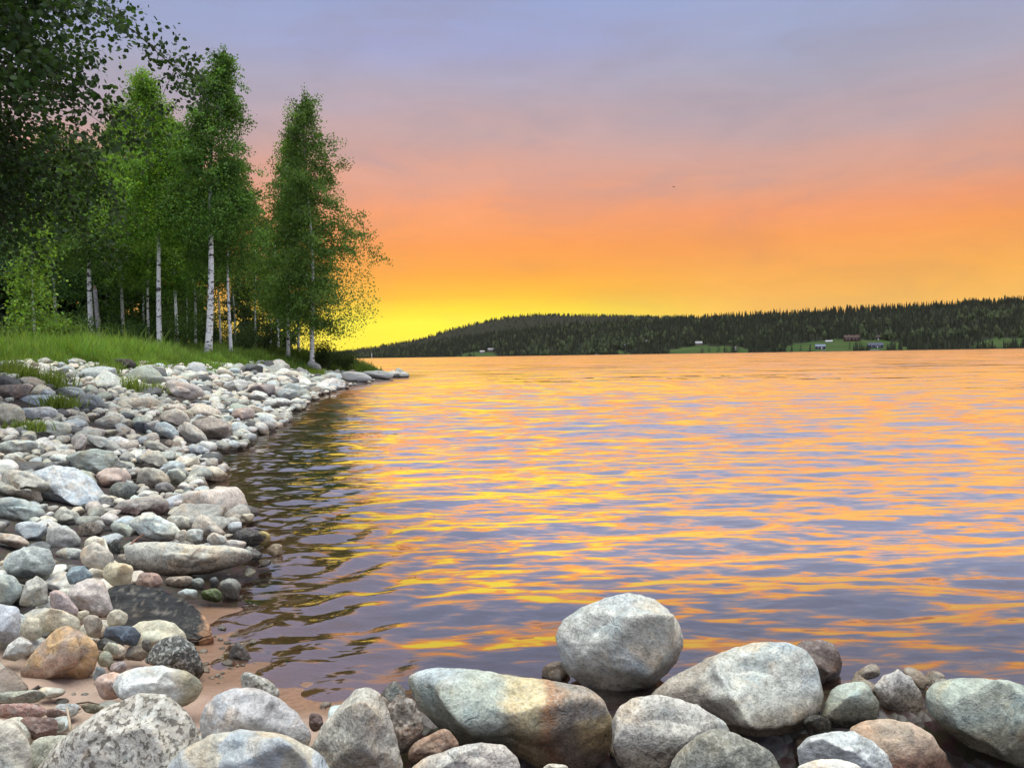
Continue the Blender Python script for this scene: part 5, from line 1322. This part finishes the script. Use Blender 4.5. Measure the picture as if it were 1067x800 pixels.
def scatter():
    rg = np.random.default_rng(77)
    cells = {}
    PL = np.array([[p[0], p[1], p[2], p[3], p[4]] for p in PLACED])
    out = []
    # (radius, darts, farthest Y)
    for r0, r1, n, ymax, ymin in [(0.24, 0.36, 500, 47, 24), (0.16, 0.24, 5000, 47, 22), (0.25, 0.34, 90, 46, 7), (0.19, 0.25, 320, 46, 5), (0.145, 0.19, 1100, 46, 4), (0.10, 0.145, 4500, 46, 2.3), (0.068, 0.10, 16000, 38, 1.2), (0.045, 0.068, 24000, 22, 1.2), (0.028, 0.045, 9000, 8, 1.2)]:
        Yc = ymin + (ymax - ymin) * rg.random(n) ** (1.0 if r0 > 0.06 else 1.25)
        pxc = rg.uniform(-70, 470, n)
        near = Yc < 2.7
        pxc[near] = rg.uniform(-70, 1130, near.sum())
        Xc = at_px(pxc, Yc)
        sc = shore_s(Xc, Yc); ge = grass_edge(Xc, Yc)
        rc = rg.uniform(r0, r1, n)
        ok = (sc > np.where(rc < 0.14, -0.06, 0.08) + 0.22 * fbm2(Xc * 1.1, Yc * 0.8, 19, 3)) & (sc < ge + 0.35)
        Xc, Yc, rc, sc, ge = Xc[ok], Yc[ok], rc[ok], sc[ok], ge[ok]
        zc = ground_h(Xc, Yc)
        for x, y, r, z, s, ge_ in zip(Xc, Yc, rc, zc, sc, ge):
            asp = rg.uniform(0.95, 1.5); flat = rg.uniform(0.5, 0.85)
            hz = r * flat
            cz = z + hz * rg.uniform(0.15, 0.55) + 0.02
            qx, qy, Yd = project(np.array([[x, y, cz]])); qx, qy, Yd = qx[0], qy[0], Yd[0]
            if qy > 840: continue
            rp = r * F_PX / Yd
            if r > 0.03 and any(in_poly(qx, qy, list(S_)) for S_ in SAND): continue
            # never in front of, nor inside, a stone set by hand
            e = ((qx - PL[:, 0]) / (PL[:, 2] + 0.92 * rp)) ** 2 + ((qy - PL[:, 1]) / (PL[:, 3] + 0.80 * rp)) ** 2
            if np.any((e < 1) & (Yd < PL[:, 4] + 0.9 * PL[:, 2] * PL[:, 4] / F_PX)): continue
            if qx > 345 and y < 6 and (y > 2.3 or (r > 0.085 and y > 1.9)): continue
            if y < 4.6 and s < (0.10 if r > 0.04 else -0.1): continue
            if in_poly(qx, qy, [(205, 655), (232, 640), (262, 595), (300, 590), (460, 640), (460, 705), (400, 730), (335, 748), (215, 712)]): continue
            if r > 0.17 and qx < 100 and qy < 430: continue
            if r > 0.03 and 200 < qx < 345 and 685 < qy < 765: continue
            if r > 0.14 and s > ge_ - 0.2: continue
            if y < 3.4 and r < 0.05 and x > -1.35 and s < 0.3 and qx < 330: continue
            gx, gy = int(x / 0.4), int(y / 0.4)
            bad = False
            for a in range(gx - 2, gx + 3):
                for b in range(gy - 2, gy + 3):
                    for (x2, y2, r2) in cells.get((a, b), ()):
                        if (x - x2) ** 2 + (y - y2) ** 2 < (0.86 * (r + r2)) ** 2 * (1 if r2 < 2.5 * r else 0.80):
                            bad = True; break
                    if bad: break
                if bad: break
            if bad: continue
            cells.setdefault((gx, gy), []).append((x, y, r))
            lift = 0.35 * max(0, 0.16 - r) * smooth(3.2, 5, y)
            out.append((x, y, cz + float(lift), r, asp, flat, qx, qy, Yd, s))
    return out, rg

LOOSE, rgs = scatter()
LOOSE.sort(key=lambda t: -(t[3] / t[8]) if -15 < t[6] < 1080 and t[7] < 805 else 0)
N_IND = 299 - len(HAND)
print('hand stones', len(HAND), 'loose', len(LOOSE))

def clump_tint(x, y):
    k = KINDS[int(rgs.choice(len(KINDS), p=KW))]
    return k[0], np.array(k[1]) * rgs.uniform(0.85, 1.12) * rgs.uniform(0.96, 1.04, 3)

REFS = [(p[0], p[1], p[5]) for p in PLACED if p[5]]
REFS += [(165, 352, 'the brightest white birch trunk'), (217, 362, 'the tallest birch'), (325, 368, 'the outermost birch'), (100, 352, 'the broken stub'), (45, 350, 'the young sapling')]
ORD = ['nearest', 'second nearest', 'third nearest', 'fourth nearest', 'fifth nearest', 'sixth nearest', 'seventh nearest', 'eighth nearest', 'ninth nearest', 'tenth nearest', 'eleventh nearest', 'twelfth nearest']
def side_of(qx, qy, R):
    dx, dy = qx - R[0], (qy - R[1]) * 1.6
    if abs(dx) > abs(dy):
        return ('right of ' if dx > 0 else 'left of ') + R[2]
    return ('below ' if dy > 0 else 'above ') + R[2]

indiv, merged = [], MB()
for q, (x, y, cz, r, asp, flat, qx, qy, Yd, s) in enumerate(LOOSE):
    col, tint = clump_tint(x, y)
    rpx = r * F_PX / Yd
    one = q < N_IND
    sub = 4 if rpx > 11 else 3 if rpx > 4.5 else 2
    P, F, ang = stone_geo(rgs, sub)
    P = P * np.array([r * asp ** 0.5 * 1.06, r / asp ** 0.5 * 1.06, r * flat])
    ya, tx, ty = rgs.random() * 6.283, rgs.normal(0, 0.22), rgs.normal(0, 0.22)
    M = np.array(Matrix.Rotation(ya, 3, 'Z') @ Matrix.Rotation(tx, 3, 'X') @ Matrix.Rotation(ty, 3, 'Y'))
    P = P @ M.T
    if sub >= 4:
        P = P + unit(P) * (r * 0.02 * fbm(P / r * 5, q, 3))[:, None]
    t4 = np.tile(np.append(tint, rgs.choice([0.1, 0.25, 0.5], p=[.5, .3, .2])), (len(P), 1))
    if one:
        o = obj('stone', make_mesh('stone', P, [F], t4), M_STONE if rgs.random() > 0.15 else M_GNEISS, loc=(x, y, cz))
        shp = 'flat' if flat < 0.58 else 'long' if asp > 1.33 else 'rounded' if ang < 0.5 else 'angular'
        indiv.append((o, qx, qy, col, shp, rpx))
    else:
        merged.add(P + np.array([x, y, cz]), [F], t4)
for q in range(520):
    px_, py_ = rgs.uniform(10, 345), rgs.uniform(655, 772)
    if not any(in_poly(px_, py_, list(S_)) for S_ in SAND): continue
    Pg = hit_ground(px_, py_)
    if Pg[2] < -0.02: continue
    r_ = 0.004 + 0.014 * rgs.random() ** 3
    P, F, ang = stone_geo(rgs, 2)
    merged.add(P * np.array([1.2, 1, .7]) * r_ + Pg + [0, 0, r_ * 0.3], [F], np.append(clump_tint(0, 0)[1] * 0.75, 0.2))
tag(merged.build('small_stones', M_STONE), 'small stones and pebbles filling the gaps along the whole shore', 'stones', kind='stuff')

# labels: what it looks like, and where it lies next to a stone or tree one can find
byref = {}
for o, qx, qy, col, shp, rpx in indiv:
    d = [math.hypot(qx - R[0], (qy - R[1]) * 1.6) for R in REFS]
    R = REFS[int(np.argmin(d))]
    byref.setdefault((col, shp, side_of(qx, qy, R)), []).append((min(d), o))
for (col, shp, where), items in byref.items():
    items.sort(key=lambda t: t[0])
    for n_, (dd, o) in enumerate(items):
        if len(items) == 1:
            lab = f'{col} {shp} stone next to others {where}'
        else:
            lab = f'{col} {shp} stone {where}, {ORD[min(n_, 11)]} of {len(items)}'
        tag(o, lab, 'stone', 'stones of the shore')

# ------------------------------------------------------------------ twigs and driftwood
def twig(name, label, pts, r, col):
    mb = MB()
    P = np.array(pts, float); c = P.mean(0)
    t = np.linspace(0, 1, len(P))
    mb.tube(P - c, r * (1 - 0.5 * t), 6, col)
    tag(mb.build(name, M_WOOD, loc=tuple(c)), label, 'twig', 'twigs on the shore')
def pix(px, py, Y): return CAM + ray(px, py) * Y
twig('twig', 'thin pale dry twig sticking up out of the sand behind the granite boulder', [pix(74, 764, 1.86), pix(72, 749, 1.88), pix(69.5, 736, 1.9)], 0.0042, (.50, .40, .28))
g1 = lambda px, py: hit_ground(px, py, 0.012)
twig('twig', 'dark bent twig lying on the sand below the orange-brown boulder', [g1(32, 721), g1(40, 715), g1(44, 719), g1(53, 726)], 0.006, (.06, .045, .04))
twig('twig', 'thin dark root lying across the sand left of the granite boulder', [g1(50, 747), g1(62, 744), g1(75, 742), g1(84, 738)], 0.004, (.07, .05, .04))
twig('twig', 'short pale peeled stick standing among stones above the cream-yellow oval stone', [pix(113, 576, 3.22), pix(111, 570, 3.24), pix(109, 562, 3.27)], 0.008, (.60, .56, .46))
twig('twig', 'reddish twig lying among stones right of the black egg pebble', [pix(133, 572, 3.5), pix(140, 563, 3.6), pix(150, 556, 3.8)], 0.007, (.20, .11, .08))
twig('twig', 'thin dark straw lying over the wet sand by the flat grey stone', [g1(80, 733), g1(92, 731), g1(104, 734)], 0.003, (.12, .09, .06))
mb = MB(); P = hit_ground(95, 738); 
hand_stone('small flat olive stone sunk in the sand left of the bluish white stone', (E, 97, 738, 13, 5, 4), 2.0, (.13, .12, .08))
hand_stone('purple-brown small stone behind the red-brown oval stone', (E, 58, 743, 11, 5, 6), 1.95, (.17, .10, .09))

# ------------------------------------------------------------------ houses, boats and marks across the lake
def cottage(name, label, px, d, L, D, H, wall, roof, cat, roof_h=None, turn=0.0, windows=1, door=False, chimney=False, trim=(.62, .6, .57), group=None):
    x, y, z = far_pt(px, d)
    root = thing(name, label, cat, (x, y, z - 0.3), turn - math.atan2(x, y), group)
    mb = MB(); mb.box((0, 0, H / 2 + 0.1), (L, D, H + 0.5), wall)
    rh = roof_h or D * 0.38
    V = np.array([(-L / 2, -D / 2, H), (-L / 2, D / 2, H), (-L / 2, 0, H + rh - .12), (L / 2, -D / 2, H), (L / 2, D / 2, H), (L / 2, 0, H + rh - .12)], float)
    V[:, 2] += 0.3; mb.add(V, [[[0, 2, 1], [3, 4, 5]], [[0, 3, 5, 2], [1, 2, 5, 4]]], wall)
    mb.build('wall', M_PAINT, root, smooth_f=False)
    mb = MB(); o = 0.45
    for sgn in (-1, 1):
        a = np.array([(-L / 2 - o, 0, H + rh + .35), (L / 2 + o, 0, H + rh + .35), (L / 2 + o, sgn * (D / 2 + o), H + .35 - rh * o / (D / 2)), (-L / 2 - o, sgn * (D / 2 + o), H + .35 - rh * o / (D / 2))])
        b = a - [0, 0, 0.16]
        mb.add(np.concatenate([a, b]), [[[0, 1, 2, 3], [7, 6, 5, 4], [0, 4, 5, 1], [1, 5, 6, 2], [2, 6, 7, 3], [3, 7, 4, 0]]], roof)
    ro = mb.build('roof', M_PAINT, root, smooth_f=False)
    if chimney:
        mb = MB(); mb.box((L * 0.18, 0.3, H + rh + 0.5), (0.8, 0.8, 1.5), (.30, .17, .14)); mb.build('chimney', M_PAINT, ro, smooth_f=False)
    for w in range(windows):
        wx = (w + 0.5) / windows * L * 0.85 - L * 0.425
        mb = MB()
        for bx, sz in (((0, 0, 0.62), (1.5, .1, .14)), ((0, 0, -.62), (1.5, .1, .14)), ((-.68, 0, 0), (.14, .1, 1.1)), ((.68, 0, 0), (.14, .1, 1.1)), ((0, 0, 0), (.1, .1, 1.1))):
            mb.box((wx + bx[0], -D / 2 - 0.06, H * 0.6 + 0.3 + bx[2]), sz, trim)
        wo = mb.build('window', M_PAINT, root, smooth_f=False)
        mb = MB(); mb.box((wx, -D / 2 - 0.03, H * 0.6 + 0.3), (1.22, .04, 1.1)); mb.build('pane', M_GLASS, wo, smooth_f=False)
    if door:
        mb = MB(); mb.box((L * 0.12, -D / 2 - 0.05, 1.25), (1.2, .1, 2.2), trim); mb.build('door', M_PAINT, root, smooth_f=False)
    return root
RED, BLK, REDROOF, GREYROOF, NAVY = (.06, .024, .020), (.04, .035, .03), (.055, .034, .028), (.22, .22, .23), (.040, .050, .085)
cottage('cottage', 'dark red gabled cottage with one white window, left of its twin', 883.5, 96, 9, 7, 4.6, RED, REDROOF, 'cottage', 3.2, 0.15, 2, False, True)
cottage('cottage', 'dark red cottage with white windows, close behind the tallest far spruce', 892, 98, 9, 7, 4.6, RED, REDROOF, 'cottage', 3.2, -0.1, 2, False, True)
cottage('boathouse', 'long dark blue boathouse on the far shore right of the tallest spruce', 912.5, 24, 16, 7, 3.4, NAVY, (.06, .065, .10), 'boathouse', 2.6, 0.1, 3, True)
cottage('shed', 'dark blue shed with pale blue roof on the far meadow shore', 855, 24, 11, 6, 3.2, (.028, .032, .06), (.13, .16, .21), 'shed', 2.2, 0.05, 2, True)
cottage('hut', 'tiny dark hut with white door at the top of the farm meadow', 915, 104, 4.5, 4.5, 3.4, (.03, .022, .02), (.04, .03, .03), 'hut', 2.6, 0.0, 0, True)
cottage('shelter', 'low white shelter on the upper left of the farm meadow', 864, 92, 8, 3.5, 1.5, (.36, .36, .35), (.40, .41, .41), 'shelter', 1.0, 0.0, 0)
cottage('cottage', 'white roofed cottage at the forest edge above the left meadow', 728.5, 96, 9, 6, 3.0, (.16, .12, .09), (.26, .26, .26), 'cottage', 2.4, 0.1, 2)
cottage('hut', 'small white hut beside the spruces right of the left meadow', 766.5, 22, 3.5, 3.5, 3.6, (.30, .30, .29), (.13, .13, .13), 'hut', 1.6, 0.0, 0, True)
cottage('cottage', 'bluish roofed cottage above the narrow green strip', 651, 86, 8, 6, 3.4, (.12, .12, .12), (.17, .19, .21), 'cottage', 2.4, 0.0, 1)
cottage('cottage', 'grey roofed cottage on the small clearing below the far hill', 512, 100, 10, 7, 3.4, (.13, .11, .09), (.20, .20, .20), 'cottage', 2.6, 0.0, 2)
cottage('hut', 'low grey hut left of the grey roofed cottage', 503, 70, 8, 5, 2.8, (.20, .17, .15), (.30, .28, .27), 'hut', 2.0, 0.0, 1)
cottage('cottage', 'single pale gabled cottage among trees right of the green strip', 674, 130, 5, 5, 4, (.22, .22, .22), (.15, .15, .16), 'cottage', 2.4, 0.0, 1)

def boat(px, d, L, label, turn=0.3):
    x, y, z = far_pt(px, d)
    root = thing('rowing_boat', label, 'boat', (x, y, max(z, 0.0) + 0.05), turn, 'boats on the far shore')
    n = 9; t = np.linspace(-1, 1, n)
    w = 0.22 * L * (1 - np.abs(t) ** 2.6) + 0.02
    mb = MB()
    up_, dn_, in_ = [], [], []
    rows = []
    for q in range(n):
        xx = t[q] * L / 2; sh = 0.75 + 0.25 * t[q] ** 2
        rows.append([(xx, -w[q], sh), (xx * .94, -w[q] * 0.55, 0.12), (xx * .92, 0, 0.0), (xx * .94, w[q] * 0.55, 0.12), (xx, w[q], sh), (xx * .97, w[q] * .9, sh - .03), (xx * .92, 0, 0.12), (xx * .97, -w[q] * .9, sh - .03)])
    V = np.array(rows).reshape(-1, 3)
    F = [[a * 8 + b, a * 8 + (b + 1) % 8, (a + 1) * 8 + (b + 1) % 8, (a + 1) * 8 + b] for a in range(n - 1) for b in range(8)]
    mb.add(V, [F, [list(range(8))], [[(n - 1) * 8 + q for q in range(8)][::-1]]], (.45, .46, .46)); mb.build('hull', M_PAINT, root, smooth_f=False)
    mb = MB()
    mb.box((0, 0, .55), (.35, w[4] * 1.7, .06), (.35, .27, .2)); mb.build('seat', M_PAINT, root, smooth_f=False)
boat(909, 2, 6.0, 'left white boat drawn up below the long boathouse', 0.2)
boat(913.5, 1, 5.5, 'right white boat drawn up below the long boathouse', -0.1)
boat(859, 5, 5.5, 'white boat drawn up beside the shed with the pale blue roof', 0.1)
boat(622.5, 1, 5.0, 'lone white boat lying on the dark wooded shore', 0.0)

x, y, z = far_pt(388, -3)
mk = thing('channel_marker', 'thin white marker post standing at the far left shore', 'marker post', (x, y, -0.5))
mb = MB(); mb.tube(np.array([[0, 0, 0], [0, 0, 5], [0, 0, 9.5]], float), [0.55, 0.5, 0.42], 8, (.70, .68, .66)); mb.build('post', M_PAINT, mk)
mb = MB(); mb.tube(np.array([[0, 0, 9.5], [0, 0, 10.2], [0, 0, 10.8]], float), [0.75, 0.6, 0.1], 8, (.55, .45, .42)); mb.build('cap', M_PAINT, mk)

# ------------------------------------------------------------------ bird
B = CAM + ray(702, 195) * 150
mb = MB()
t = np.linspace(0, 1, 8)
mb.tube(np.stack([0.42 * (t - 0.5), 0 * t, 0.02 * np.sin(t * 3)], 1), 0.075 * np.sin(np.pi * np.clip(t * 0.94 + 0.04, 0, 1)) ** 0.7 + 0.008, 8, (.05, .045, .045))
for sgn in (-1, 1):
    L = np.array([[0.09, 0, 0.03], [0.14, sgn * 0.20, 0.12], [0.02, sgn * 0.46, 0.05], [-0.08, sgn * 0.44, 0.04], [-0.06, sgn * 0.2, 0.10], [-0.08, 0, 0.02]])
    mb.add(np.concatenate([L, L - [0, 0, 0.015]]), [[[0, 1, 2, 3, 4, 5]] if sgn > 0 else [[5, 4, 3, 2, 1, 0]], [[11, 10, 9, 8, 7, 6]] if sgn > 0 else [[6, 7, 8, 9, 10, 11]], [[a, (a + 1) % 6, 6 + (a + 1) % 6, 6 + a] for a in range(6)]], (.055, .05, .05))
bo = mb.build('bird', M_BARK, smooth_f=True, loc=tuple(B))
bo.rotation_euler = (0.2, 0.1, 0.5)
tag(bo, 'tiny dark bird flying alone in the orange sky', 'bird')
